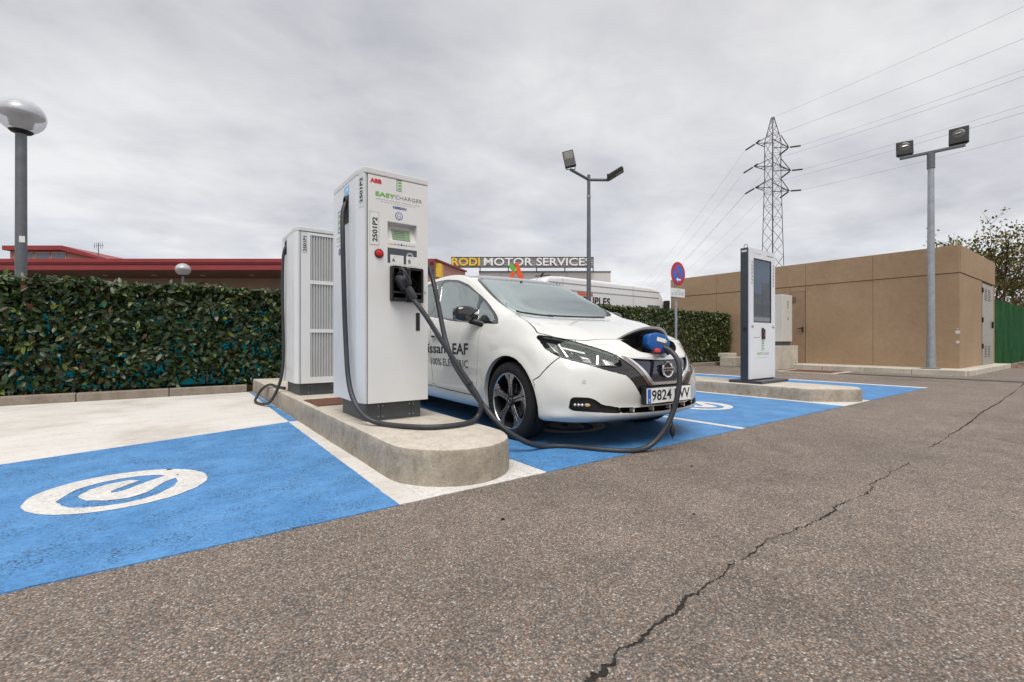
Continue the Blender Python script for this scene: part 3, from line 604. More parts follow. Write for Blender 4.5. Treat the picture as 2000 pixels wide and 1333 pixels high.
cable('charging_cable', [(1.655, 3.72, 1.60), (1.70, 3.68, 1.595), (1.735, 3.60, 1.53), (1.742, 3.50, 1.40), (1.746, 3.42, 1.25), (1.754, 3.367, 1.091), (1.761, 3.275, .841), (1.772, 3.168, .662), (1.80, 3.045, .521), (1.842, 2.935, .40), (1.885, 2.865, .311), (1.92, 2.79, .234), (1.98, 2.715, .155), (2.10, 2.66, .075), (2.24, 2.66, .028), (2.365, 2.62, .019), (2.447, 2.529, .019), (2.54, 2.357, .019), (2.654, 2.214, .019), (2.782, 2.160, .024), (2.87, 2.125, .065), (2.948, 2.080, .165), (3.006, 2.050, .30), (3.036, 2.030, .441), (3.058, 2.032, .572), (3.075, 2.060, .67), (3.078, 2.120, .735), (3.066, 2.175, .765)], .0195, 'black cable running along the ground from the near charger to the nose of the car')
cable('charging_cable', [(1.13, 6.01, 1.95), (1.098, 6.0, 1.90), (1.078, 5.99, 1.76), (1.072, 5.985, 1.397), (1.078, 5.98, .975), (1.082, 5.985, .673), (1.075, 6.04, .42), (1.035, 6.17, .20), (.985, 6.36, .055), (.93, 6.58, .022), (.905, 6.82, .022), (.935, 7.02, .05), (1.0, 7.02, .16), (1.062, 6.80, .24), (1.10, 6.5, .235), (1.15, 6.28, .232)], .017, 'black cable hanging down the flank of the rear charger into a loop on the ground')
tq = Matrix.Translation((1.79, 2.942, .499)) @ Vector((-.08, .072, .158)).to_track_quat('Z', 'Y').to_matrix().to_4x4()
tag(obj('cable_tie', xf(J(lathe([(.0185, -.007), (.0235, -.007), (.0235, .007), (.0185, .007)], (0, 0, 0), 16, 'z', True), box(.022, .034, -.006, .006, -.006, .006)), tq), 'black_plastic'), 'small black clip fastened round the cable before the car door', 'cable tie')
def gun(name, M, body, label, blue=False):
    t = thing(name, (0, 0, 0), label, 'charging plug'); p = lambda sh: xf(sh, M)
    # local axes: +z nose of the plug, -x down to the cable
    obj('plug_nose', p(lathe([(.0, .085), (.030, .085), (.034, .075), (.034, .0), (.0, .0)], (0, 0, 0), 24)), 'dark_plastic', t, smooth=True)
    obj('plug_body', p(prism([(-.050, .012), (.042, .012), (.050, -.02), (.050, -.060), (.036, -.10), (-.005, -.118), (-.052, -.105), (-.070, -.06), (-.066, -.01)], -.038, .038, 'y')), body, t, .014, True, 3)
    obj('grip', p(tube(smooth_path([(-.05, 0, -.05), (-.085, 0, -.075), (-.125, 0, -.085), (-.165, 0, -.085)], 5), lambda s: .031-.008*s, 14)), body if not blue else 'dark_plastic', t, smooth=True)
    return t, p
Mh = Matrix.Translation((1.418, 3.335, 1.262)) @ Matrix(((-.42, .90, .12, 0), (.20, -.04, .98, 0), (.885, .435, -.165, 0), (0, 0, 0, 1)))
g1, p = gun('charging_plug', Mh, 'dark_plastic', 'dark grey plug resting in the left holster of the near charger')
obj('lever', p(J(box(.052, .066, -.014, .014, -.12, .01))), 'black_plastic', g1, .005)
obj('handle_loop', p(tube(smooth_path([(.04, .0, -.10), (.075, .0, -.115), (.06, 0, -.15), (.0, 0, -.155), (-.05, 0, -.12)], 5), .011, 10)), 'dark_plastic', g1, smooth=True)
# ------------------------------------------------------------------ electric car
RINGS = [
 [(0,.17,.205),(.30,.19,.205),(.52,.235,.205),(.66,.31,.205),(.745,.40,.205),(.80,.52,.205),(.82,.9,.20),(.82,1.32,.195),(.82,1.75,.19),(.82,2.3,.19),(.82,2.9,.19),(.82,3.2,.195),(.82,3.6,.22),(.80,4.0,.25),(.68,4.25,.26),(.5,4.36,.26),(0,4.41,.26)],
 [(0,.050,.252),(.30,.068,.252),(.52,.130,.252),(.665,.238,.25),(.778,.35,.245),(.845,.51,.235),(.855,.9,.235),(.855,1.32,.235),(.852,1.75,.23),(.852,2.3,.23),(.852,2.9,.23),(.855,3.2,.235),(.855,3.6,.25),(.835,4.0,.29),(.71,4.29,.30),(.52,4.41,.30),(0,4.46,.30)],
 [(0,.045,.33),(.30,.06,.33),(.51,.120,.33),(.66,.215,.325),(.775,.34,.32),(.863,.51,.32),(.872,.9,.32),(.868,1.32,.315),(.865,1.75,.31),(.865,2.3,.31),(.865,2.9,.31),(.868,3.2,.315),(.872,3.6,.33),(.85,4.0,.36),(.73,4.32,.37),(.53,4.44,.37),(0,4.485,.37)],
 [(0,.015,.46),(.30,.03,.46),(.50,.103,.46),(.66,.222,.455),(.782,.335,.45),(.873,.50,.45),(.884,.9,.45),(.876,1.32,.45),(.868,1.75,.44),(.868,2.3,.44),(.868,2.9,.44),(.876,3.2,.45),(.886,3.6,.46),(.862,4.0,.48),(.745,4.34,.49),(.54,4.455,.49),(0,4.49,.49)],
 [(0,.008,.59),(.30,.028,.595),(.50,.125,.60),(.66,.248,.60),(.778,.37,.60),(.872,.52,.60),(.888,.9,.60),(.885,1.32,.60),(.88,1.75,.59),(.878,2.3,.59),(.878,2.9,.60),(.884,3.2,.61),(.89,3.6,.62),(.865,4.0,.64),(.75,4.34,.65),(.545,4.45,.65),(0,4.485,.65)],
 [(0,.055,.705),(.30,.082,.70),(.48,.185,.715),(.645,.312,.725),(.77,.44,.735),(.852,.56,.745),(.878,.9,.755),(.885,1.32,.755),(.885,1.75,.75),(.885,2.3,.755),(.885,2.9,.77),(.886,3.2,.78),(.884,3.6,.79),(.855,4.0,.81),(.735,4.32,.82),(.53,4.43,.82),(0,4.465,.82)],
 [(0,.135,.785),(.29,.14,.78),(.45,.212,.775),(.61,.332,.795),(.73,.475,.815),(.80,.66,.85),(.845,.92,.875),(.867,1.32,.88),(.876,1.75,.885),(.876,2.3,.90),(.873,2.9,.92),(.868,3.2,.93),(.855,3.6,.95),(.815,4.0,.97),(.70,4.27,.97),(.5,4.38,.97),(0,4.41,.97)],
 [(0,.215,.83),(.28,.22,.827),(.45,.26,.826),(.59,.37,.838),(.69,.53,.868),(.745,.72,.938),(.79,.96,.985),(.83,1.28,.965),(.853,1.75,.985),(.853,2.3,1.03),(.84,2.9,1.085),(.825,3.2,1.11),(.80,3.6,1.13),(.75,4.0,1.12),(.64,4.22,1.09),(.46,4.32,1.08),(0,4.35,1.08)],
 [(0,.48,.905),(.25,.48,.905),(.43,.50,.908),(.56,.57,.912),(.645,.68,.93),(.70,.82,.975),(.755,.99,1.01),(.815,1.275,1.0),(.843,1.75,1.02),(.84,2.3,1.06),(.825,2.9,1.115),(.808,3.2,1.14),(.78,3.6,1.16),(.73,4.0,1.15),(.62,4.2,1.12),(.45,4.30,1.11),(0,4.33,1.11)],
 [(0,.88,1.005),(.25,.88,1.005),(.44,.88,1.003),(.57,.885,1.0),(.655,.92,1.005),(.705,.97,1.022),(.745,1.06,1.035),(.795,1.27,1.035),(.83,1.75,1.055),(.825,2.3,1.09),(.81,2.9,1.14),(.79,3.2,1.165),(.76,3.6,1.185),(.71,4.0,1.18),(.60,4.18,1.16),(.44,4.28,1.15),(0,4.31,1.15)],
 [(0,1.37,1.06),(.25,1.345,1.062),(.45,1.29,1.068),(.575,1.22,1.072),(.645,1.165,1.072),(.69,1.14,1.068),(.73,1.17,1.067),(.77,1.30,1.085),(.805,1.75,1.11),(.80,2.3,1.14),(.785,2.9,1.18),(.765,3.2,1.20),(.735,3.6,1.22),(.685,4.0,1.22),(.58,4.15,1.21),(.42,4.24,1.21),(0,4.27,1.21)],
 [(0,1.69,1.295),(.25,1.67,1.293),(.45,1.615,1.285),(.56,1.555,1.27),(.625,1.51,1.25),(.66,1.50,1.235),(.685,1.53,1.228),(.705,1.65,1.24),(.735,1.95,1.275),(.74,2.35,1.30),(.73,2.9,1.315),(.71,3.2,1.315),(.68,3.6,1.31),(.63,3.95,1.30),(.54,4.09,1.29),(.39,4.17,1.29),(0,4.20,1.29)],
 [(0,2.03,1.505),(.25,2.02,1.50),(.43,1.99,1.492),(.52,1.96,1.48),(.575,1.945,1.468),(.605,1.96,1.46),(.622,2.02,1.468),(.635,2.14,1.49),(.645,2.36,1.518),(.648,2.62,1.53),(.642,3.0,1.525),(.63,3.3,1.51),(.61,3.6,1.485),(.58,3.88,1.45),(.53,4.03,1.425),(.36,4.13,1.42),(0,4.17,1.42)],
 [(0,2.2,1.54),(.24,2.19,1.537),(.40,2.16,1.53),(.48,2.14,1.522),(.525,2.13,1.513),(.545,2.15,1.51),(.555,2.20,1.515),(.56,2.30,1.527),(.565,2.45,1.543),(.565,2.66,1.552),(.56,3.0,1.549),(.55,3.28,1.536),(.53,3.55,1.515),(.50,3.78,1.49),(.45,3.92,1.472),(.31,4.02,1.465),(0,4.05,1.465)],
]
SP=[2.35,2.37,2.4,2.42,2.44,2.46,2.5,2.55,2.62,2.75,3.0,3.2,3.4,3.55,3.65,3.72,3.75]
RINGS.append([(0,y,1.57-.055*((y-2.6)/1.2)**2) for y in SP])
def crom(P,sub,ghost0,ghost1):
    """non-uniform Catmull-Rom along axis 0 of P (n,m,3), sub segments per span"""
    E=np.concatenate([ghost0[None],P,ghost1[None]])
    k=np.sqrt(np.linalg.norm(np.diff(E,axis=0),axis=2)).mean(1); k=np.maximum(k,1e-3)
    t=np.concatenate([[0],np.cumsum(k)])
    out=[]
    for i in range(1,len(E)-2):
        n=sub[i-1]; p0,p1,p2,p3=E[i-1:i+3]; t0,t1,t2,t3=t[i-1:i+3]
        for j in range(n):
            x=t1+(t2-t1)*j/n
            a1=(t1-x)/(t1-t0)*p0+(x-t0)/(t1-t0)*p1; a2=(t2-x)/(t2-t1)*p1+(x-t1)/(t2-t1)*p2; a3=(t3-x)/(t3-t2)*p2+(x-t2)/(t3-t2)*p3
            b1=(t2-x)/(t2-t0)*a1+(x-t0)/(t2-t0)*a2; b2=(t3-x)/(t3-t1)*a2+(x-t1)/(t3-t1)*a3
            out.append((t2-x)/(t2-t1)*b1+(x-t1)/(t2-t1)*b2)
    out.append(E[-2]); return np.array(out)
def car_surface():
    G=np.array(RINGS,float)                    # rings x columns x 3
    mir=np.array([-1,1,1.])
    Gc=G.transpose(1,0,2)
    for r,dz in ((12,.022),(13,.024),(14,.022)):
        G[r,7:14,2]+=dz; G[r,6,2]+=dz*.5; G[r,14,2]+=dz*.5
        if r>12: G[r,:6,2]+=dz*.5
    G[7,6,2]+=.012; G[8,6,2]+=.012
    Gc=G.transpose(1,0,2)
    A=crom(Gc,[14,14,14,12,12,14,14,14,10,10,8,8,10,8,8,8],Gc[1]*mir,Gc[-2]*mir).transpose(1,0,2)   # rings x U
    B=crom(A,[5,7,9,9,9,9,6,10,12,14,12,12,6,8],2*A[0]-A[1],A[-2]*mir)                                # V x U
    for it in range(5):                        # fairing in the grid
        C=np.concatenate([(B[:,1:2]*mir),B,(B[:,-2:-1]*mir)],1)
        L=(C[:,:-2]+C[:,2:])/2-B
        L2=np.zeros_like(B); L2[1:-1]=(B[:-2]+B[2:])/2-B[1:-1]
        B=B+.25*L+.25*L2
        B[:,0,0]=0; B[:,-1,0]=0
    # flared lips round the wheel openings
    for yc in (.905,3.605):
        d=np.sqrt(((B[...,1]-yc)/.395)**2+((B[...,2]-.315)/.375)**2)
        w=np.clip(1-(d-1)/.22,0,1); w=w*w*(3-2*w); w=np.where((B[...,0]>.7)&(B[...,2]<.86),w,0)
        B[...,0]+=.010*w
    # folded edge down the bumper corner
    yc=np.interp(B[...,2],[.25,.30,.41,.47,.59,.70,.76],[.32,.307,.292,.293,.307,.385,.45])
    d=np.abs(B[...,1]-yc); hgt=np.interp(B[...,2],[.28,.40,.62,.72],[.4,1,1,.2]); w=np.clip(1-d/.11,0,1)*hgt*((B[...,0]>.62)&(B[...,2]>.24)&(B[...,2]<.74)&(B[...,1]<.6))
    B[...,0]+=.011*w; B[...,1]-=.011*w
    nv,nu=B.shape[:2]
    idx=np.arange(nv*nu).reshape(nv,nu)
    q=np.stack([idx[:-1,:-1],idx[:-1,1:],idx[1:,1:],idx[1:,:-1]],-1).reshape(-1,4)
    T=np.concatenate([q[:,[0,2,1]],q[:,[0,3,2]]])   # orientation fixed below
    V=B.reshape(-1,3)
    e=np.cross(V[T[:,1]]-V[T[:,0]],V[T[:,2]]-V[T[:,0]])
    T=T[np.linalg.norm(e,axis=1)>1e-9]
    # outward test on a side triangle
    c=V[T].mean(1); e=np.cross(V[T[:,1]]-V[T[:,0]],V[T[:,2]]-V[T[:,0]])
    k=np.argmax(c[:,0]); 
    if e[k,0]<0: T=T[:,[0,2,1]]; e=-e
    N=np.zeros_like(V)
    for j in range(3): np.add.at(N,T[:,j],e)
    N=N.reshape(nv,nu,3); N[:,0,0]=0; N[:,-1,0]=0; N[-1,:,0]=0
    N=N.reshape(-1,3)/np.maximum(np.linalg.norm(N.reshape(-1,3),axis=1,keepdims=True),1e-12)
    V2=V*mir; N2=N*mir; T2=T[:,[0,2,1]]+len(V)
    return np.concatenate([V,V2]),np.concatenate([N,N2]),np.concatenate([T,T2])
def csd(P, poly):
    """signed distance to a closed outline, negative inside"""
    A = np.array(poly, float); B = np.roll(A, -1, 0); d2 = np.full(len(P), 1e9); ins = np.zeros(len(P), bool)
    for a, b in zip(A, B):
        e = b-a; w = P-a; t = np.clip((w@e)/max(e@e, 1e-12), 0, 1); d2 = np.minimum(d2, ((w-t[:, None]*e)**2).sum(1))
        c1 = (a[1] <= P[:, 1]) & (b[1] > P[:, 1]); c2 = (b[1] <= P[:, 1]) & (a[1] > P[:, 1]); cr = e[0]*w[:, 1]-e[1]*w[:, 0]
        ins ^= (c1 & (cr > 0)) | (c2 & (cr < 0))
    return np.where(ins, -1, 1)*np.sqrt(d2)
def split(V, N, T, f):
    f = np.where(np.abs(f) < 1e-5, 1e-5, f); s = f > 0; k = s[T].sum(1); m = (k == 1) | (k == 2)
    if not m.any(): return V, N, T
    Q = T[m]; sq = s[Q]; lone = np.where((sq.sum(1) == 1)[:, None], sq, ~sq).argmax(1); ar = np.arange(len(Q))
    a, b, c = Q[ar, lone], Q[ar, (lone+1) % 3], Q[ar, (lone+2) % 3]
    E = np.sort(np.concatenate([np.stack([a, b], 1), np.stack([a, c], 1)]), 1); U, inv = np.unique(E, axis=0, return_inverse=True); inv = inv.reshape(-1)
    t = f[U[:, 0]]/(f[U[:, 0]]-f[U[:, 1]]); nv = V[U[:, 0]]*(1-t)[:, None]+V[U[:, 1]]*t[:, None]; nn = N[U[:, 0]]*(1-t)[:, None]+N[U[:, 1]]*t[:, None]; nn /= np.linalg.norm(nn, axis=1, keepdims=True)
    p = len(V)+inv[:len(Q)]; q = len(V)+inv[len(Q):]
    return np.concatenate([V, nv]), np.concatenate([N, nn]), np.concatenate([T[~m], np.stack([a, p, q], 1), np.stack([p, b, c], 1), np.stack([p, c, q], 1)])
def rounded(poly, k=4):
    """soften the corners of a hand-set outline a little"""
    P = np.array(poly, float)
    for _ in range(2): P = np.stack([P*.86+np.roll(P, -1, 0)*.14, P*.14+np.roll(P, -1, 0)*.86], 1).reshape(-1, 2)
    return P
ell = lambda yc, zc, a, c, n=48: [(yc+a*math.cos(2*math.pi*i/n), zc+c*math.sin(2*math.pi*i/n)) for i in range(n)]
aX = lambda V: np.abs(V[:, 0])
AXF, AXR = .905, 3.605
REG = [  # label, projection, outline, where it applies
 ('arch', 'yz', ell(AXF, .315, .395, .375)+[], lambda V: (aX(V) > .6) & (V[:, 2] < .75)),
 ('arch', 'yz', ell(AXR, .315, .39, .37), lambda V: (aX(V) > .6) & (V[:, 2] < .75)),
 ('quarter_window', 'yz', rounded([(1.225, .992), (1.29, 1.060), (1.46, 1.146), (1.625, 1.224), (1.50, 1.000), (1.40, .993)]), lambda V: (aX(V) > .5) & (V[:, 2] > .93)),
 ('door_window', 'yz', rounded([(1.545, 1.003), (1.68, 1.252), (1.82, 1.318), (1.953, 1.374), (2.194, 1.450), (2.45, 1.486), (2.595, 1.492), (2.442, 1.090), (2.039, 1.045), (1.705, 1.016)]), lambda V: (aX(V) > .5) & (V[:, 2] > .93)),
 ('rear_door_window', 'yz', rounded([(2.56, 1.108), (2.71, 1.495), (3.0, 1.492), (3.22, 1.468), (3.40, 1.425), (3.36, 1.235), (3.2, 1.19), (2.9, 1.145)]), lambda V: (aX(V) > .5) & (V[:, 2] > .93)),
 ('window_frame', 'yz', rounded([(1.150, .966), (1.185, 1.004), (1.277, 1.071), (1.457, 1.161), (1.687, 1.269), (1.953, 1.396), (2.194, 1.471), (2.48, 1.508), (2.707, 1.516), (3.05, 1.512), (3.35, 1.478), (3.62, 1.41), (3.78, 1.36), (3.60, 1.29), (3.3, 1.205), (2.654, 1.098), (2.039, 1.029), (1.705, 1.0), (1.398, .979)]), lambda V: (aX(V) > .5) & (V[:, 2] > .93)),
 ('windscreen', 'xy', rounded([(0, 1.412), (.25, 1.388), (.36, 1.362), (.49, 1.303), (.572, 1.25), (.610, 1.245), (.637, 1.305), (.636, 1.43), (.607, 1.66), (.578, 1.85), (.555, 1.918), (.42, 1.948), (.25, 1.975), (0, 1.985), (-.25, 1.975), (-.2, 1.7), (-.25, 1.388)]), lambda V: (V[:, 2] > 1.02) & (V[:, 1] < 2.2)),
 ('frit', 'xy', rounded([(0, 1.385), (.25, 1.36), (.36, 1.335), (.5, 1.275), (.59, 1.215), (.635, 1.205), (.665, 1.282), (.663, 1.424), (.634, 1.673), (.602, 1.88), (.578, 1.950), (.43, 1.980), (.25, 2.008), (0, 2.018), (-.25, 2.008), (-.2, 1.7), (-.25, 1.36)]), lambda V: (V[:, 2] > 1.02) & (V[:, 1] < 2.2)),
 ('rear_window', 'xz', rounded([(-.2, 1.15), (.44, 1.15), (.50, 1.2), (.46, 1.37), (-.2, 1.385)]), lambda V: (V[:, 1] > 4.0)),
 ('roof', 'xy', rounded([(-.2, 2.034), (.25, 2.026), (.43, 2.0), (.545, 1.975), (.585, 2.08), (.597, 2.4), (.60, 3.2), (.57, 3.7), (.50, 4.02), (-.2, 4.14)]), lambda V: V[:, 2] > 1.39),
 ('charge_port', 'xz', rounded([(.312, .826), (.262, .766), (.212, .735), (.12, .722), (-.15, .720), (-.15, .829)]), lambda V: V[:, 1] < .24),
 ('headlight', 'xz', rounded([(.787, .865), (.682, .836), (.599, .797), (.469, .741), (.420, .713), (.400, .668), (.410, .627), (.463, .620), (.541, .629), (.656, .657), (.748, .691), (.809, .755)]), lambda V: V[:, 1] < .8),
 ('grille', 'xz', [(-.2, .668), (.1, .669), (.328, .683), (.161, .510), (.145, .504), (-.2, .504)], lambda V: V[:, 1] < .3),
 ('grille_trim', 'xz', [(-.2, .70), (.328, .683), (.350, .687), (.188, .496), (.168, .485), (-.2, .484)], lambda V: V[:, 1] < .3),
 ('grille_wing', 'xz', [(.335, .683), (.418, .714), (.205, .482), (.160, .476)], lambda V: V[:, 1] < .3),
 ('mask', 'xz', rounded([(.758, .699), (.611, .642), (.53, .608), (.471, .588), (.392, .565), (.342, .512), (.281, .431), (.22, .364), (.167, .331), (-.2, .323), (-.2, .668), (.1, .669), (.33, .684), (.425, .716), (.55, .70)]), lambda V: V[:, 1] < .5),
 ('fog_insert', 'xz', rounded([(.742, .401), (.637, .397), (.60, .382), (.558, .345), (.434, .323), (.417, .287), (.56, .295), (.748, .308)]), lambda V: V[:, 1] < .45),
 ('lower_grille', 'xz', [(-.2, .272), (.413, .287), (.430, .322), (.2, .313), (-.2, .310)], lambda V: V[:, 1] < .3),
 ('tail_light', 'xz', rounded([(.50, .98), (.66, 1.06), (.80, 1.09), (.80, 1.0), (.74, .90), (.52, .92)]), lambda V: V[:, 1] > 4.0),
 ('bonnet', 'xy', rounded([(-.2, .223), (.31, .224), (.48, .277), (.575, .315), (.69, .452), (.770, .645), (.757, .70), (.753, .751), (.72, .95), (.645, 1.137), (.60, 1.195), (.5, 1.262), (.25, 1.345), (-.2, 1.37)]), lambda V: (V[:, 2] > .74) & (V[:, 1] < 1.5)),
 ('bumper', 'yz', [(-.2, .1), (.53, .1), (.53, .49), (.551, .51), (.488, .549), (.40, .675), (.36, .72), (.36, .9), (-.2, .9)], lambda V: V[:, 1] < .9),
 ('door', 'yz', rounded([(1.389, .985), (1.395, .883), (1.401, .728), (1.42, .565), (1.455, .376), (1.50, .318), (1.607, .304), (2.40, .318), (2.43, .36), (2.47, .6), (2.50, 1.09), (1.9, 1.04)]), lambda V: (aX(V) > .7)),
 ('rear_door', 'yz', rounded([(2.504, 1.10), (2.474, .6), (2.434, .36), (2.45, .318), (3.12, .325), (3.19, .45), (3.30, .66), (3.42, .78), (3.46, 1.0), (3.46, 1.25), (3.1, 1.2)]), lambda V: (aX(V) > .7)),
 ('tailgate', 'xz', rounded([(-.2, .62), (.50, .62), (.56, .75), (.56, 1.1), (.54, 1.39), (-.2, 1.40)]), lambda V: V[:, 1] > 3.9),
]
PROJ = {'yz': lambda V: V[:, 1:], 'xz': lambda V: np.stack([aX(V), V[:, 2]], 1), 'xy': lambda V: np.stack([aX(V), V[:, 1]], 1)}
CV, CN, CT = car_surface(); BASEV, BASET = CV.copy(), CT.copy()
for lab, pr, out, cond in REG:
    p = PROJ[pr](CV); f = np.full(len(CV), 1.0); o_ = np.array(out); lo, hi = o_.min(0)-.12, o_.max(0)+.12
    m = ((p > lo) & (p < hi)).all(1); f[m] = csd(p[m], out); f = np.where(cond(CV), f, np.abs(f)+.001)
    CV, CN, CT = split(CV, CN, CT, f)
cent = CV[CT].mean(1); LAB = np.full(len(CT), len(REG)); done = np.zeros(len(CT), bool)
for i, (lab, pr, out, cond) in enumerate(REG):
    p = PROJ[pr](cent); o_ = np.array(out); m = ((p > o_.min(0)) & (p < o_.max(0))).all(1) & cond(cent) & ~done; k = np.where(m)[0]
    if len(k): ins = csd(p[k], out) < 0; LAB[k[ins]] = i; done[k[ins]] = True
NAMES = [r[0] for r in REG]+['body']
def pick(name, side=None):
    m = np.array([NAMES[l] == name for l in range(len(NAMES))])[LAB]
    if side is not None: m &= (cent[:, 0]*side > 0)
    return CT[m]
def edges_of(T):
    E = np.concatenate([T[:, [0, 1]], T[:, [1, 2]], T[:, [2, 0]]]); S = np.sort(E, 1); key = S[:, 0]*1000003+S[:, 1]; u, idx, cnt = np.unique(key, return_index=True, return_counts=True)
    B = E[idx[cnt == 1]]; return B[np.abs(CV[B]).max(axis=1)[:, 0] > 1e-6]     # not along the mirror seam
def weld(V, N, T):
    key = np.round(V*2e5).astype(np.int64); u, i, inv = np.unique(key, axis=0, return_index=True, return_inverse=True); inv = inv.reshape(-1); T = inv[T]; T = T[(T[:, 0] != T[:, 1]) & (T[:, 1] != T[:, 2]) & (T[:, 0] != T[:, 2])]; return V[i], N[i], T
def panel(name, T, mat, parent, off=0.0, wall=0.0, gap=0.0, solid=None):
    """panel cut from the skin; gap shrinks its rim in the surface, wall turns the rim in (or out) by that depth"""
    u, inv = np.unique(T, return_inverse=True); t = inv.reshape(-1, 3); V, N = CV[u].copy(), CN[u].copy(); B = edges_of(T); loc = {g: i for i, g in enumerate(u)}
    b = np.array([[loc[x], loc[y]] for x, y in B]) if len(B) else np.zeros((0, 2), int)
    if gap and len(b):
        d = V[b[:, 1]]-V[b[:, 0]]; inn = np.cross((N[b[:, 0]]+N[b[:, 1]])/2, d); inn /= np.maximum(np.linalg.norm(inn, axis=1, keepdims=True), 1e-9); acc = np.zeros_like(V)
        for j in (0, 1): np.add.at(acc, b[:, j], inn)
        l = np.linalg.norm(acc, axis=1, keepdims=True); V = V+np.where(l > 1e-9, acc/np.maximum(l, 1e-9)*gap, 0)
    rim = V.copy(); V = V+N*off; Vs, Ns, Ts = [V], [N], [t]
    if wall and len(b):
        r0 = len(V); A = V[b]; Cc = (rim if off else V)[b]-(N[b]*(0 if off else wall)); d = A[:, 1]-A[:, 0]; wn_ = np.cross(d, Cc[:, 0]-A[:, 0]); wn_ /= np.maximum(np.linalg.norm(wn_, axis=1, keepdims=True), 1e-9); wn_ = -wn_
        n = len(b); Vs.append(np.concatenate([A[:, 0], A[:, 1], Cc[:, 1], Cc[:, 0]])); Ns.append(np.tile(wn_, (4, 1))); i = np.arange(n)+r0; Ts += [np.stack([i, i+2*n, i+n], 1), np.stack([i, i+3*n, i+2*n], 1)]
    V, N, t = np.concatenate(Vs), np.concatenate(Ns), np.concatenate(Ts)
    me = bpy.data.meshes.new(name); me.from_pydata(V.tolist(), [], t.tolist()); me.polygons.foreach_set('use_smooth', [True]*len(me.polygons)); me.update()
    me.normals_split_custom_set_from_vertices([tuple(x) for x in N]); return link(name, me, mat, parent)
CARP, CARR = (3.09, 2.158, 0), R(-2.8)
car = thing('parked_car', CARP, 'white electric hatchback with black mirrors charging at its nose between the islands', 'car', rz=CARR)
CM = Matrix.Translation(CARP) @ Matrix.Rotation(CARR, 4, 'Z')
def scast(o, d):
    a, b, c = BASEV[BASET[:, 0]], BASEV[BASET[:, 1]], BASEV[BASET[:, 2]]; o, d = np.array(o, float), np.array(d, float); e1, e2 = b-a, c-a; p = np.cross(d, e2); det = (e1*p).sum(1); ok = np.abs(det) > 1e-12; inv = np.where(ok, 1/np.where(ok, det, 1), 0)
    s = o-a; u = (s*p).sum(1)*inv; q = np.cross(s, e1); v = (q@d)*inv; t = (e2*q).sum(1)*inv; m = ok & (u >= 0) & (v >= 0) & (u+v <= 1) & (t > 0)
    if not m.any(): return None, None
    k = np.argmin(np.where(m, t, 9e9)); n = np.cross(e1[k], e2[k]); n /= np.linalg.norm(n); return Vector(o+t[k]*d), Vector(n if n@d < 0 else -n)
G = .0046
panel('body', pick('body'), 'car_white', car, 0, .015, G)
panel('bonnet', pick('bonnet'), 'car_white', car, 0, .015, G); bump_o = panel('front_bumper', pick('bumper'), 'car_white', car, 0, .015, G)
panel('roof_panel', pick('roof'), 'car_black', car, 0, .01, .001); tg = panel('tailgate', pick('tailgate'), 'car_white', car, 0, .015, G)
DOORS = []
for s in (-1, 1):
    d = panel('door', pick('door', s), 'car_white', car, 0, .015, G); DOORS.append(d); d2 = panel('door', pick('rear_door', s), 'car_white', car, 0, .015, G)
    panel('window_frame', pick('window_frame', s), 'car_black', car, -.002, .006)
    for nm in ('quarter_window', 'door_window', 'rear_door_window'): panel('side_window', pick(nm, s), 'privacy_glass' if nm[0] == 'r' else 'tint_glass', car, -.005, .004)
    for dd, y in ((d, 2.31), (d2, 3.30)):
        p, n = scast((s*2, y, .865), (-s, 0, 0)); x = p.x
        obj('door_handle', xf(prism([(-.10, -.018), (.10, -.014), (.10, .012), (-.10, .018)], -.012, .016, 'x'), Matrix.Translation((x+s*.012, y, .865))), 'chrome', dd, .006, True)
ws = panel('windscreen', pick('windscreen'), 'windscreen_glass', car, -.002, 0); panel('windscreen_border', pick('frit'), 'car_black', ws, -.002, 0); panel('rear_window', pick('rear_window'), 'privacy_glass', tg, -.003, .005)
mk = panel('grille_surround', pick('mask'), 'car_black', car, -.003, .01, 0)
panel('grille_panel', pick('grille'), 'grille_blue', mk, -.012, .01); panel('chrome_strip', pick('grille_trim'), 'bright_trim', mk, .007, .007); [panel('chrome_wing', pick('grille_wing', s), 'wing_ground_reflection', mk, .004, .004) for s in (-1, 1)]
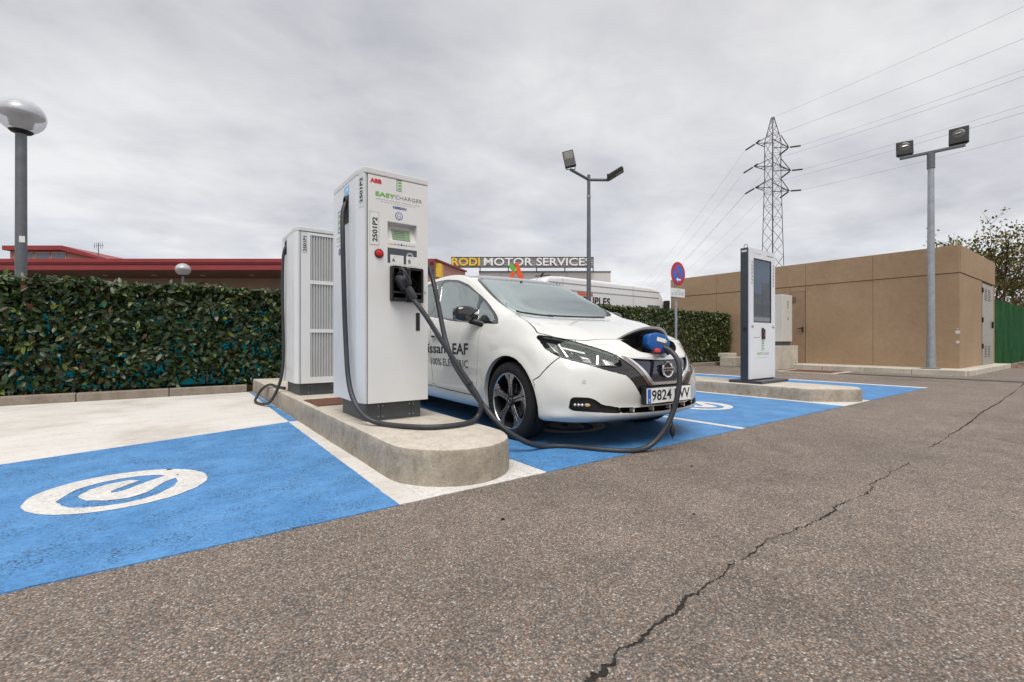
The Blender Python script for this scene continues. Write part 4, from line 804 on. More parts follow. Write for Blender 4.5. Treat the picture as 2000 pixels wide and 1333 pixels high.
for s in (-1, 1):
    hl = panel('headlight', pick('headlight', s), 'car_shell_dark', car, -.055, .055); panel('headlight_lens', pick('headlight', s), 'lens_glass', hl, -.001, 0)
    fg = panel('fog_light_recess', pick('fog_insert', s), 'car_plastic', car, -.022, .022)
    panel('tail_light', pick('tail_light', s), 'tail_red', car, .004, .004)
    # reflectors, projector, signal lamp and light guide
    def onlamp(x, z, depth):
        p, n = scast((s*x, -1, z), (0, 1, 0)); return p-n*depth, n
    def puck(nm, x, z, r, depth, mat, par, sc=1.0, h=.02):
        c, n = onlamp(x, z, depth); M = Matrix.Translation(c) @ n.to_track_quat('Z', 'Y').to_matrix().to_4x4() @ Matrix.Diagonal((sc, 1, 1, 1)); return obj(nm, xf(lathe([(0, h), (r*.5, h*.92), (r*.85, h*.6), (r, 0), (r*1.12, -.004), (r*1.15, -.02), (0, -.02)], (0, 0, 0), 24), M), mat, par, smooth=True)
    def strip(nm, pts, depth, w, mat, par):
        V, F = [], []
        for i, (x, z) in enumerate(pts):
            c, n = onlamp(x, z, depth); V += [tuple(c+Vector((0, 0, w/2))), tuple(c-Vector((0, 0, w/2))), tuple(c-n*.012-Vector((0, 0, w/2))), tuple(c-n*.012+Vector((0, 0, w/2)))]
            if i: m = len(V)-8; F += [(m+k, m+(k+1) % 4, m+4+(k+1) % 4, m+4+k) for k in range(4)]
        return obj(nm, (V, F), mat, par)
    def tile(nm, pts, depth, mat, par, tilt=.0):
        V = []
        for k_, (x, z) in enumerate(pts): c, n = onlamp(x, z, depth+(tilt if k_ in (2, 3) else 0)); V.append(c)
        ctr = sum(V, Vector())/len(V); nn_ = onlamp(*pts[0], depth)[1]; B = [v-nn_*.012 for v in V]; n_ = len(V)
        return obj(nm, ([tuple(v) for v in V+B], [tuple(range(n_)), tuple(range(n_, 2*n_))[::-1]]+[(a, (a+1) % n_, n_+(a+1) % n_, n_+a) for a in range(n_)]), mat, par)
    strip('light_guide', [(.762, .848), (.70, .828), (.62, .792), (.50, .740), (.432, .708)], .006, .006, 'brake_steel', hl)
    strip('light_guide', [(.790, .772), (.752, .704), (.66, .668), (.55, .641), (.44, .632)], .006, .005, 'brake_steel', hl)
    tile('side_reflector', [(.770, .815), (.735, .800), (.742, .735), (.762, .752)], .020, 'lamp_smoke', hl, .01)
    tile('lamp_divider', [(.724, .800), (.716, .797), (.706, .700), (.716, .702)], .010, 'reflector', hl)
    puck('projector', .680, .724, .026, .026, 'car_black', hl)
    tile('lamp_shroud', [(.712, .775), (.600, .735), (.600, .722), (.712, .762)], .014, 'lamp_smoke', hl)
    tile('reflector_box', [(.638, .712), (.586, .694), (.582, .654), (.622, .666)], .022, 'reflector', hl, .012); tile('reflector_hood', [(.630, .702), (.600, .692), (.600, .682), (.628, .690)], .012, 'lamp_smoke', hl)
    tile('lamp_divider', [(.534, .712), (.524, .708), (.556, .640), (.566, .642)], .010, 'reflector', hl)
    tile('signal_reflector', [(.512, .692), (.462, .672), (.436, .640), (.515, .640)], .020, 'lamp_smoke', hl, .010)
    for q_ in range(4): tile('signal_facet', [(.508-.014*q_, .684-.006*q_), (.500-.014*q_, .681-.006*q_), (.492-.014*q_, .644), (.502-.014*q_, .644)], .017, 'reflector', hl, .004)
    for x in (.718, .697, .676): puck('fog_lamp_lens', x, .343, .013, .016, 'reflector', fg, 1, .01)
    puck('fog_lamp_signal', .643, .343, .014, .018, 'amber', fg, 1.5, .008)
    strip('fog_lamp_rim', [(.732, .366), (.654, .369), (.618, .345), (.632, .321), (.66, .318), (.732, .322)], .014, .004, 'alloy_dark', fg)
    for x, z in ((.660, .515), (.40, .40)) if s else (): 
        c, n = onlamp(x, z, -.001); M = Matrix.Translation(c) @ n.to_track_quat('Z', 'Y').to_matrix().to_4x4()
        if x > .6: obj('parking_sensor', xf(lathe([(.0105, 0), (.0125, .0012), (.0095, .0012), (.0095, 0)], (0, 0, 0), 20, 'z', True), M), 'bolt_steel', bump_o)
lg = panel('lower_grille', pick('lower_grille'), 'car_shell_dark', car, -.05, .05)
for x in (-.30, -.10, .10, .30):
    p, n = scast((x, -1, .30), (0, 1, 0)); obj('grille_strut', box(x-.006, x+.006, p.y+.010, p.y+.05, .272, .322), 'car_white', lg)
# inner skin, so nothing shows white through the joints, floor and wheel wells
inner = np.concatenate([pick(n) for n in ('body', 'bonnet', 'door', 'rear_door', 'roof', 'tailgate', 'bumper')]); panel('inner_skin', inner, 'car_shell_dark', car, -.014, 0)
fl = [(-.70, .46), (-.5, .30), (0, .22), (.5, .30), (.70, .46), (.60, .55), (.60, 1.30), (.80, 1.33), (.80, 3.18), (.60, 3.2), (.60, 4.0), (.6, 4.28), (-.6, 4.28), (-.60, 4.0), (-.60, 3.2), (-.80, 3.18), (-.80, 1.33), (-.60, 1.30), (-.60, .55)]
obj('underbody', prism(fl, .185, .21), 'car_plastic', car)
for s in (-1, 1):
    for yc, a, c in ((AXF, .400, .380), (AXR, .395, .375)):
        pr_ = [(yc+a*math.cos(t), .315+c*math.sin(t)) for t in [R(-22)+R(224)*i/30 for i in range(31)]]; V, F = [], []
        for x in (.50, .872):
            V += [(s*x, y, z) for y, z in pr_]
        F = [(i, i+1, 32+i, 31+i) for i in range(30)]+[tuple(range(31))]; obj('wheel_well', (V, F), 'car_shell_dark', car)
        rm = [(s*.888, *q) for q in pr_]
        V = []; k0 = len(pr_)
        for y, z in pr_:
            p, n = scast((s*2, yc+(y-yc)*1.012, .315+(z-.315)*1.012), (-s, 0, 0)); xx = p.x if p else s*.86; V += [(xx-s*.001, yc+(y-yc)*.988, .315+(z-.315)*.988), (xx-s*.04, yc+(y-yc)*.995, .315+(z-.315)*.995)]
        obj('arch_lip', (V, [(2*i, 2*i+1, 2*i+3, 2*i+2) for i in range(k0-1)]), 'car_white', car, smooth=True)
# wheels
def wheel(x, y, s, steer):
    w = obj('wheel', lathe([(.222, -.098), (.236, -.108), (.262, -.1125), (.290, -.110), (.309, -.101), (.319, -.090), (.3225, -.078), (.3230, -.064), (.3165, -.063), (.3165, -.056), (.3232, -.055), (.3236, -.030), (.3170, -.029), (.3170, -.021), (.3237, -.020), (.3237, .020), (.317, .021), (.317, .029), (.3236, .030), (.323, .055), (.3165, .056), (.3165, .063), (.323, .064), (.3225, .078), (.319, .090), (.309, .101), (.290, .110), (.262, .1125), (.236, .108), (.222, .098)], (0, 0, 0), 72, 'x'), 'tyre', car, smooth=True)
    bl = []
    for i in range(72):
        a = 2*math.pi*i/72; ca_, sa_ = math.cos(a), math.sin(a)
        for sg in (-1, 1):
            sh = box(.075, .103, -.008, .008, -.002, .0035); M = Matrix.Rotation(a, 4, 'X') @ Matrix.Translation((0, 0, .3165)); bl.append(xf(([(sg*v[0], v[1]+.0, v[2]-(abs(v[0])-.075)*.30) for v in sh[0]], sh[1]), M))
    obj('tread_blocks', J(*bl), 'tyre', w)['kind'] = 'stuff'
    rim = obj('rim', lathe([(.2345, -.099), (.2345, -.104), (.2265, -.105), (.2225, -.098), (.215, -.075), (.205, -.02), (.205, .09), (.222, .098)], (0, 0, 0), 72, 'x'), 'alloy_dark', w, smooth=True)
    obj('rim_lip', lathe([(.2350, -.1045), (.2260, -.1065), (.2215, -.100), (.2235, -.098)], (0, 0, 0), 72, 'x', True), 'alloy', w, smooth=True)
    for k in range(5):
        M = Matrix.Rotation(2*math.pi*k/5, 4, 'X')
        def bar(pts, xo, dx):  # spoke outline (offset, radius, face depth)
            V = [(xo+d, o_, r) for o_, r, d in pts]+[(xo+d+dx, o_*1.0, r) for o_, r, d in pts]; n = len(pts); return V, [tuple(range(n)), tuple(range(n, 2*n))[::-1]]+[(i, (i+1) % n, n+(i+1) % n, n+i) for i in range(n)]
        for q in (-1, 1):
            pts = [(q*.0050, .042, .016), (q*.0185, .050, .016), (q*.0215, .120, .009), (q*.030, .165, .004), (q*.058, .200, .000), (q*.072, .2215, .000), (q*.010, .2260, .000), (q*.0055, .18, .003), (q*.0045, .11, .010)]
            obj('spoke', xf(bar(pts, -.1005, .006), M), 'alloy', w, .001)
        back = [(-.013, .03, .02), (-.014, .12, .012), (-.022, .17, .007), (-.05, .21, .003), (-.05, .224, .003), (.05, .224, .003), (.05, .21, .003), (.022, .17, .007), (.014, .12, .012), (.013, .03, .02)]
        obj('spoke_back', xf(bar(back, -.0955, .030), M), 'alloy_dark', w)
    obj('hub_cap', lathe([(.0, -.092), (.024, -.0915), (.029, -.088), (.033, -.083), (.052, -.080), (.055, -.05), (0, -.05)], (0, 0, 0), 32, 'x'), 'alloy_dark', w, smooth=True); obj('hub_ring', lathe([(.017, -.0920), (.021, -.0935), (.0215, -.0915)], (0, 0, 0), 24, 'x', True), 'alloy', w)
    obj('brake_disc', J(lathe([(.06, -.030), (.142, -.030), (.142, -.010), (.06, -.010)], (0, 0, 0), 48, 'x', True)), 'brake_steel', w); obj('brake_caliper', prism([(-.055, .085), (.055, .085), (.060, .15), (-.060, .15)], -.065, .02, 'x'), 'alloy_dark', w, .008)
    w.location = (x, y, .320); w.rotation_euler = (R(random.uniform(0, 70)) if y > 2 else R(2), 0, steer if s < 0 else math.pi+steer)
wheel(-.772, AXF, -1, R(2.2)); wheel(.772, AXF, 1, R(2.2)); wheel(-.778, AXR, -1, 0); wheel(.778, AXR, 1, 0)
# mirrors
for s in (-1, 1):
    prof = []
    for i in range(13):
        t = i/12; xx = .845+.235*t; k = math.sin(math.pi*min(1, .12+t*.80))**.45 if t < 1 else .35; prof.append((xx, k))
    V, F, n = [], [], 20
    for j, (xx, k) in enumerate(prof):
        for i in range(n):
            a = 2*math.pi*i/n; cy, cz = math.cos(a), math.sin(a); e = .62
            V.append((s*xx, 1.515-.02*(xx-.85)+.082*k*math.copysign(abs(cy)**e, cy)*(1.0 if cy < 0 else .55), 1.068+.03*(xx-.96)+.077*k*math.copysign(abs(cz)**e, cz)))
    for j in range(12): F += [(j*n+i, j*n+(i+1) % n, (j+1)*n+(i+1) % n, (j+1)*n+i) for i in range(n)]
    F += [tuple(range(n))[::-1], tuple(range(12*n, 13*n))]
    mr = obj('door_mirror', (V, F), 'car_black', car, smooth=True)
    obj('mirror_arm', tube(smooth_path([(s*.82, 1.40, .965), (s*.86, 1.44, .985), (s*.92, 1.49, 1.005)], 4), .030, 12), 'car_plastic', mr, smooth=True)
    obj('mirror_glass', ([(s*.875, 1.562, 1.012), (s*1.06, 1.556, 1.016), (s*1.06, 1.556, 1.118), (s*.875, 1.562, 1.118)], [(0, 1, 2, 3)]), 'chrome', mr)
# wipers, washer cowl
for pts in ([(.50, 1.175, 1.062), (.2, 1.325, 1.083), (-.10, 1.365, 1.085)], [(-.05, 1.34, 1.072), (-.35, 1.335, 1.089), (-.56, 1.255, 1.090)]):
    P = []
    for x, y, z in smooth_path(pts, 6):
        p, n = scast((x, y, 3), (0, 0, -1)); P.append(p+n*.012)
    obj('wiper', tube(P, .008, 8), 'car_plastic', car, smooth=True)
# badge, number plate, lettering
p, n = scast((0, -1, .597), (0, 1, 0)); M = Matrix.Translation((0, p.y-.012, .597))
bd = obj('badge', xf(lathe([(.048, .004), (.052, -.004), (.062, -.006), (.064, .004)], (0, 0, 0), 40, 'y', True), M), 'chrome', mk, smooth=True); obj('badge_bar', xf(box(-.070, .070, -.008, .004, -.0135, .0135), M), 'chrome', mk, .003)
obj('badge_back', xf(lathe([(0, .002), (.05, .002)], (0, 0, 0), 32, 'y'), M), 'car_black', mk); text('badge_lettering', 'NISSAN', .024, 'ink_black', mk, (0, p.y-.0215, .597), fit=.11)
PY = -.020
np_ = obj('number_plate', box(-.26, .26, PY, PY+.006, .350, .462), 'ink_white', car, .002); obj('plate_holder', box(-.268, .268, PY+.006, PY+.05, .342, .470), 'car_plastic', car, .004)
obj('plate_band', box(-.255, -.217, PY-.001, PY, .354, .458), 'sign_blue', np_); text('plate_country', 'E', .030, 'ink_white', np_, (-.236, PY-.002, .374)); text('plate_lettering', '9824', .108, 'ink_black', np_, (-.095, PY-.0014, .405), bold=.0012, fit=.225); text('plate_lettering', 'KVV', .108, 'ink_black', np_, (.145, PY-.0014, .405), bold=.0012, fit=.185)
def side_text(nm, s, size, y0, y1, z, bold, par):
    me = text_mesh(s, size, 0, 'LEFT', bold); xs = [v.co.x for v in me.vertices]; k = (y1-y0)/(max(xs)-min(xs)); b0 = min(xs)
    for v in me.vertices:
        y = y1-(v.co.x-b0)*k; zz = z+v.co.y; q, n = scast((-2, y, zz), (1, 0, 0)); v.co = (q.x-.0022, y, zz)
    me.name = nm; link(nm, me, 'ink_black', par)
for w_, sz, a_, c_, z_, bo in (('Nissan', .150, 2.085, 2.72, .732, .0025), ('LEAF', .150, 1.588, 2.025, .732, .0035), ('100%', .105, 2.195, 2.462, .590, .0002), ('ELECTRIC', .105, 1.595, 2.155, .590, .0002)): side_text('door_lettering', w_, sz, a_, c_, z_, bo, DOORS[0])
# charging port with raised lid
cp = panel('charge_port', pick('charge_port'), 'car_plastic', car, -.07, .07)
c0, n0 = scast((-.02, -1, .770), (0, 1, 0)); 
obj('port_bezel', xf(lathe([(.040, -.06), (.050, -.055), (.052, -.03), (.042, -.03)], (0, 0, 0), 28, 'z', True), Matrix.Translation(c0) @ n0.to_track_quat('Z', 'Y').to_matrix().to_4x4()), 'dark_plastic', cp, smooth=True)
def lid_shell(name, t0, t1, mat, par, grow=0.0):
    """curved flap hinged along the rear edge of the port, swung up"""
    V, F, nu, nw = [], [], 33, 9
    for th in (t0, t1):
        for i in range(nu):
            u = -1+2*i/(nu-1); l = (.108+grow)*(1-abs(u)**2.6)
            for j in range(nw):
                w = j/(nw-1)*l; bow = .020*(1-u*u)+.016*math.sin(math.pi*j/(nw-1)*.5)
                V.append(((.325+grow)*u, .228+.030*u*u-.62*w-.55*bow+.2*th, .833+.66*w+.75*bow*(w/.108)-th-.010*u*u))
    m0 = nu*nw
    for i in range(nu-1):
        for j in range(nw-1):
            a = i*nw+j; F += [(a, a+1, a+nw+1, a+nw), (m0+a, m0+a+nw, m0+a+nw+1, m0+a+1)]
        F += [(i*nw+nw-1, m0+i*nw+nw-1, m0+(i+1)*nw+nw-1, (i+1)*nw+nw-1), (i*nw, (i+1)*nw, m0+(i+1)*nw, m0+i*nw)]
    return obj(name, (V, F), mat, par, smooth=True)
lid = lid_shell('charge_lid', 0, .009, 'car_white', car); lid_shell('lid_lining', .0095, .022, 'car_plastic', lid, -.012)
for x in (-.10, .10): obj('lid_hinge', tube(smooth_path([(x, .24, .80), (x, .20, .825), (x, .165, .865)], 4), .010, 8), 'black_metal', lid, smooth=True)
# cabin
obj('dashboard', prism([(1.22, .70), (1.20, 1.0), (1.45, 1.045), (1.72, 1.0), (1.78, .90), (1.75, .70)], -.70, .70, 'x'), 'dash', car, .02); obj('cabin_floor', box(-.72, .72, 1.2, 3.6, .30, .34), 'seat_cloth', car)
obj('steering_wheel', xf(lathe([(.172, -.012), (.184, 0), (.172, .012), (.162, 0)], (0, 0, 0), 32, 'y', True), Matrix.Translation((.36, 1.86, .98)) @ Matrix.Rotation(R(-24), 4, 'X')), 'dash', car, smooth=True)
def seat(x, y):
    st = obj('seat', prism([(y-.50, .42), (y-.50, .58), (y-.05, .56), (y+.02, .42)], x-.24, x+.24, 'x'), 'seat_cloth', car, .04); obj('seat_back', prism([(y-.05, .52), (y+.06, .52), (y+.22, 1.14), (y+.12, 1.16)], x-.23, x+.23, 'x'), 'seat_cloth', st, .04); obj('head_rest', prism([(y+.15, 1.18), (y+.24, 1.17), (y+.27, 1.36), (y+.18, 1.37)], x-.13, x+.13, 'x'), 'seat_cloth', st, .03)
for x in (-.36, .36): seat(x, 2.42); seat(x, 3.25)
obj('rear_view_mirror', J(box(-.12, .12, 1.93, 1.96, 1.36, 1.425), cyl((0, 1.945, 1.42), (0, 1.98, 1.49), .012)), 'car_plastic', car, .006)
obj('windscreen_sticker', ([(-.585, 1.86, 1.372), (-.50, 1.88, 1.38), (-.50, 1.915, 1.395), (-.585, 1.895, 1.387)], [(0, 1, 2, 3)]), 'car_plastic', car)
# blue plug in the port
gM = CM @ Matrix.Translation((-.035, .075, .80)) @ Matrix(((.80, .60, 0, 0), (.10, -.14, .985, 0), (.59, -.79, -.17, 0), (0, 0, 0, 1)))
gM = CM @ Matrix.Translation((-.045, .065, .795)) @ Matrix.Rotation(R(14), 4, 'Y') @ Matrix.Rotation(R(-16), 4, 'Z') @ Matrix.Scale(.86, 4)
t = thing('charging_plug', tuple(gM.translation), 'blue plug with white sticker and red catch pushed into the nose of the car', 'charging plug'); WL[t] = Vector(); t.location = (0, 0, 0)
pg = lambda sh: xf(sh, gM)
obj('plug_body', pg(prism([(-.135, .030), (-.120, .060), (-.05, .088), (.03, .090), (.085, .062), (.105, .02), (.095, -.055), (.070, -.085), (.03, -.070), (-.02, -.075), (-.075, -.078), (-.125, -.045)], -.055, .045, 'y')), 'connector_blue', t, .022, True, 4)
obj('plug_nose', pg(cyl((-.02, .03, .0), (-.02, .15, -.035), .042, n=24)), 'dark_plastic', t, smooth=True)
obj('plug_sticker', pg(box(-.045, .045, -.0565, -.0555, .012, .048)), 'label_paper', t); obj('sticker_flame', pg(box(.047, .060, -.0566, -.0555, .018, .040)), 'sign_yellow', t); obj('sticker_panel', pg(box(-.02, .075, -.0562, -.0552, -.012, .008)), 'panel_slate', t)
obj('release_catch', pg(prism([(-.055, -.070), (-.035, -.052), (.005, -.056), (.012, -.085), (-.045, -.095)], -.066, -.02, 'y')), 'trigger_red', t, .006)
obj('cable_gland', pg(tube(smooth_path([(.075, .0, -.02), (.11, -.01, -.035), (.125, -.03, -.065)], 5), .028, 14)), 'dark_plastic', t, smooth=True)
obj('tether', tube(smooth_path([(2.99, 2.052, .28), (2.992, 2.05, .22), (2.993, 2.05, .185)], 4), .003, 6), 'black_plastic', t); obj('tether_cap', lathe([(.0, .045), (.010, .042), (.018, .02), (.020, -.01), (.014, -.035), (.004, -.045), (.003, -.06), (0, -.06)], (2.994, 2.05, .15), 14), 'black_plastic', t, smooth=True)
# ------------------------------------------------------------------ hedges
def leaf_arrays(pos, nrm, L, W, cols, rng):
    n = len(pos); r = rng.normal(size=(n, 3)); ax = np.cross(nrm, r); ax /= np.linalg.norm(ax, axis=1, keepdims=True); ax[:, 2] -= .25; ax /= np.linalg.norm(ax, axis=1, keepdims=True)
    sd_ = np.cross(ax, nrm); sd_ /= np.linalg.norm(sd_, axis=1, keepdims=True); nn = np.cross(sd_, ax)
    L, W = L[:, None], W[:, None]
    cu = lambda t, s, k: pos+ax*L*t+sd_*W*s+nn*(W*abs(s)*.30-L*.16*t*t)
    P = [pos, cu(.28, .42, 0), cu(.62, .46, 0), cu(1.0, 0, 0), cu(.62, -.46, 0), cu(.28, -.42, 0), cu(.30, 0, 0), cu(.64, 0, 0)]
    V = np.stack(P, 1).reshape(-1, 3); b = (np.arange(n)*8)[:, None]
    F = np.concatenate([b+np.array(q) for q in ((0, 1, 6), (1, 2, 7), (1, 7, 6), (2, 3, 7), (7, 3, 4), (6, 7, 4), (6, 4, 5), (0, 6, 5))]); C = np.repeat(cols, 8, axis=0); return V, F, C
def leaf_mesh(name, V, F, C):
    me = bpy.data.meshes.new(name); me.vertices.add(len(V)); me.vertices.foreach_set('co', V.astype(np.float32).ravel()); me.loops.add(len(F)*3); me.polygons.add(len(F))
    me.loops.foreach_set('vertex_index', F.astype(np.int32).ravel()); me.polygons.foreach_set('loop_start', np.arange(len(F), dtype=np.int32)*3); me.polygons.foreach_set('loop_total', np.full(len(F), 3, np.int32)); me.polygons.foreach_set('use_smooth', np.ones(len(F), bool)); me.update(calc_edges=True); me.validate()
    at = me.color_attributes.new('leafcol', 'FLOAT_COLOR', 'POINT'); at.data.foreach_set('color', np.concatenate([C, np.ones((len(C), 1))], 1).astype(np.float32).ravel()); return me
def leaf_cols(n, rng, hue, young):
    base = np.array(hue)*rng.uniform(.65, 1.35, (n, 1)); base *= rng.uniform(.85, 1.15, (n, 3))
    y = rng.random(n) < young; base[y] = np.array((.115, .15, .022))*rng.uniform(.7, 1.3, (y.sum(), 1)); r = rng.random(n) < .03; base[r] = np.array((.14, .06, .025))*rng.uniform(.6, 1.3, (r.sum(), 1)); return base
def vnoise(P, sc, seed):
    r = np.random.default_rng(seed); k = r.normal(size=(7, P.shape[1]))*sc; ph = r.uniform(0, 6.28, 7); return np.sin(P@k.T+ph).sum(1)/7
def hedge(x0, x1, y0, y1, zt, n, hue, young, label, seed, singles, L0=.085, thin=.35):
    rng = np.random.default_rng(seed); t = thing('hedge', ((x0+x1)/2, y0, .09), label, 'hedge'); off = np.array(WL[t])
    # leaves sit in a shell on the front, on top and at the ends, fewer inside
    m = n; u = rng.random(m); X = rng.uniform(x0, x1, m); D = rng.exponential(.15, m); Z = .10+(zt-.10)*rng.random(m)**.85
    top = u < .26; Y = y0+D; Z[top] = zt-rng.exponential(.06, top.sum()); Y[top] = rng.uniform(y0, y1, top.sum())
    endm = (u > .26) & (u < .31); side = rng.random(m) < .5; X[endm & side] = x1-rng.exponential(.05, (endm & side).sum()); Y[endm] = rng.uniform(y0, y1, endm.sum()); X[endm & ~side] = x0+rng.exponential(.05, (endm & ~side).sum())
    bk = (u > .31) & (u < .43); Y[bk] = rng.uniform(y0, y1, bk.sum())
    P = np.stack([X, Y, Z], 1); wob = vnoise(P[:, [0, 2]], 3.2, seed)*.10+vnoise(P[:, [0, 2]], 9, seed+1)*.05; P[:, 1] += np.where(top, 0, wob); P[:, 2] += np.where(top, vnoise(P[:, :2], 4.5, seed+2)*.05+vnoise(P[:, :2], 14, seed+3)*.035, 0)
    hole = vnoise(P[:, [0, 2]], 9, seed+4)+.6*vnoise(P[:, [0, 2]], 21, seed+5); low = np.clip((1.15-P[:, 2])/1.0, 0, 1); keep = ~((hole > .74-thin*low) & ~top); P = P[keep & (P[:, 1] < y1) & (P[:, 2] > .08)]; n = len(P)
    N = rng.normal(size=(n, 3))*.75+np.array((0, -.75, .55)); tp = P[:, 2] > zt-.12; N[tp] += (0, .35, .7); N /= np.linalg.norm(N, axis=1, keepdims=True)
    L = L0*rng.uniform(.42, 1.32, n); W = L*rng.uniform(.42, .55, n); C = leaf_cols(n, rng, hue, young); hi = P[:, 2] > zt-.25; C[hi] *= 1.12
    order = np.argsort(P[:, 1]+.12*np.abs(P[:, 0])+rng.uniform(0, .12, n)); big = order[:singles]; rest = order[singles:]
    V, F, Cc = leaf_arrays(P[rest]-off, N[rest], L[rest], W[rest], C[rest], rng); o = link('foliage', leaf_mesh('foliage', V, F, Cc), 'leaf', t); o['kind'] = 'stuff'
    if singles:
        kinds = []
        for i in range(8):
            c = leaf_cols(1, rng, hue, young); v, f, cc = leaf_arrays(np.zeros((1, 3)), np.array([[0, 0, 1.]]), np.array([1.]), np.array([.5]), c, rng)
            v = np.array([(0, 0, 0), (.21, .28, .05), (.23, .62, .01), (0, 1, -.16), (-.23, .62, .01), (-.21, .28, .05), (0, .30, -.01), (0, .64, -.06)]); kinds.append(leaf_mesh('leaf', v, f, cc)); kinds[-1].materials.append(MATS['leaf'])
        for j, i in enumerate(big):
            o = bpy.data.objects.new('leaf', kinds[j % 8]); COL.objects.link(o); o.parent = t; q = Vector(N[i]).to_track_quat('Z', 'Y').to_matrix().to_4x4() @ Matrix.Rotation(random.uniform(0, 6.28), 4, 'Z'); s = L[i]*1.12; o.matrix_local = Matrix.Translation(Vector(P[i]-off)) @ q @ Matrix.Scale(s, 4); o.parent = t
    # stems
    x = x0+.2
    while x < x1:
        y = rng.uniform(y0+.22, y0+.5); pts = [(x+rng.normal()*.02, y, .05), (x+rng.normal()*.05, y+rng.normal()*.04, .5), (x+rng.normal()*.1, y+rng.normal()*.06, 1.0), (x+rng.normal()*.15, y+rng.normal()*.1, zt-.1)]
        obj('stem', tube(smooth_path(pts, 3), lambda s: .020-.013*s, 6), 'bark', t, smooth=True)
        for k in range(3):
            a = Vector(pts[1])*(1-k/3)+Vector(pts[2])*(k/3); obj('twig', cyl(a, a+Vector((rng.normal()*.25, rng.normal()*.15-.08, .3)), .007, .003, 5), 'bark', t)
        x += rng.uniform(.28, .42)
    return t
hedge(-5.5, 4.4, 8.64, 9.35, 1.66, 46000, (.028, .050, .013), .10, 'dense dark green leafy hedge behind the white painted bay on the left', 3, 300, .102, .46)
hedge(4.6, 15.85, 8.50, 9.35, 1.78, 40000, (.034, .055, .012), .24, 'trimmed green hedge behind the car bonnet and the no parking sign', 5, 0, .092, .10)
ns = thing('netting_screen', (0, 9.42, 0), 'turquoise windbreak netting glimpsed through the gaps of the left hedge', 'netting')
for i in range(5): obj('net_panel', box(-5.6+2.04*i, -5.6+2.04*i+2.0, 9.415, 9.42, .05, 1.45), 'teal_net', ns)
for i in range(6): obj('post', cyl((-5.62+2.04*i, 9.45, 0), (-5.62+2.04*i, 9.45, 1.5), .02, n=8), 'galvanised_dark', ns)
# ------------------------------------------------------------------ tan transformer building
tb = thing('utility_building', (15.95, 2.66, .12), 'low tan rendered utility building with metal doors behind the display totem', 'building')
BX0, BX1, BY0, BY1, BZ0, BZ1, BJ = 15.95, 20.65, 2.66, 11.0, .12, 3.235, 2.535
obj('wall_core', box(BX0+.03, BX1-.03, BY0+.03, BY1-.03, BZ0, BZ1-.04), 'tan_render', tb)
obj('joint_strip', J(box(BX0+.024, BX0+.0295, BY0+.03, BY1, BJ-.01, BJ+.01), box(BX0+.03, BX1, BY0+.024, BY0+.0295, BJ-.01, BJ+.01)), 'joint_dark', tb)
ys = [BY0, 4.45, 6.17, 7.16, 9.1, BY1]
for a, c in zip(ys, ys[1:]):
    obj('parapet_panel', box(BX0-.012, BX0+.029, a+.003, c-.003, BJ+.006, BZ1), 'tan_render', tb, .006)
    if (a, c) == (6.17, 7.16): obj('wall_panel', box(BX0, BX0+.029, a+.46, c-.006, BZ0, BJ-.008), 'tan_render', tb, .004); obj('wall_panel', box(BX0, BX0+.029, a+.006, a+.452, 2.37, BJ-.008), 'tan_render', tb, .004)
    else: obj('wall_panel', box(BX0, BX0+.029, a+.003, c-.003, BZ0, BJ-.006), 'tan_render', tb, .006)
xs = [BX0+.03, 17.28, BX1]
for a, c in zip(xs, xs[1:]): obj('parapet_panel', box(a+.004, c-.004, BY0-.012, BY0+.029, BJ+.008, BZ1), 'tan_render', tb, .006)
for a, c in ((BX0+.03, 17.28), (17.28, 18.66), (20.3, BX1)): obj('wall_panel', box(a+.004, c-.004, BY0, BY0+.029, BZ0, BJ-.008), 'tan_render', tb, .006)
obj('wall_panel', box(BX1-.029, BX1, BY0+.03, BY1, BZ0, BZ1), 'tan_render', tb, .004); obj('wall_panel', box(BX0+.03, BX1-.03, BY1-.029, BY1, BZ0, BZ1), 'tan_render', tb, .004)
obj('roof_slab', box(BX0+.031, BX1-.031, BY0+.031, BY1-.031, BZ1-.039, BZ1-.01), 'kerb_concrete', tb)
d1 = obj('door', box(BX0-.016, BX0+.02, 6.185, 6.61, BZ0+.01, 2.36), 'brown_metal', tb, .004)
for i in range(6): obj('vent_slat', box(BX0-.022, BX0-.016, 6.44, 6.57, 2.02+.035*i, 2.035+.035*i), 'joint_dark', d1)
obj('handle', J(box(BX0-.06, BX0-.016, 6.22, 6.25, 1.10, 1.26), box(BX0-.075, BX0-.055, 6.22, 6.38, 1.20, 1.225)), 'black_metal', d1, .004)
d2 = obj('door', box(18.68, 20.28, BY0-.016, BY0+.02, BZ0+.01, 2.46), 'grey_green_metal', tb, .004)
for z0 in (2.0, .35):
    for c in range(2):
        for i in range(7): obj('vent_slat', box(19.0+.5*c, 19.3+.5*c, BY0-.022, BY0-.016, z0+.05*i, z0+.02+.05*i), 'joint_dark', d2)
obj('handle', box(20.05, 20.11, BY0-.06, BY0-.016, 1.2, 1.4), 'black_metal', d2, .004)
for z in (.6, 1.35, 2.2): obj('hinge', cyl((18.68, BY0-.02, z), (18.68, BY0-.02, z+.14), .02, n=8), 'black_metal', d2)
for y, z, s in ((2.67, 1.04, .05), (2.67, .79, .04), (2.67, 1.13, .015)): obj('plaster_chip', xf(lathe([(0, 0), (s, 0)], (0, 0, 0), 7, 'x'), Matrix.Translation((BX0-.002, y+.03, z))), 'pale_wall', tb)
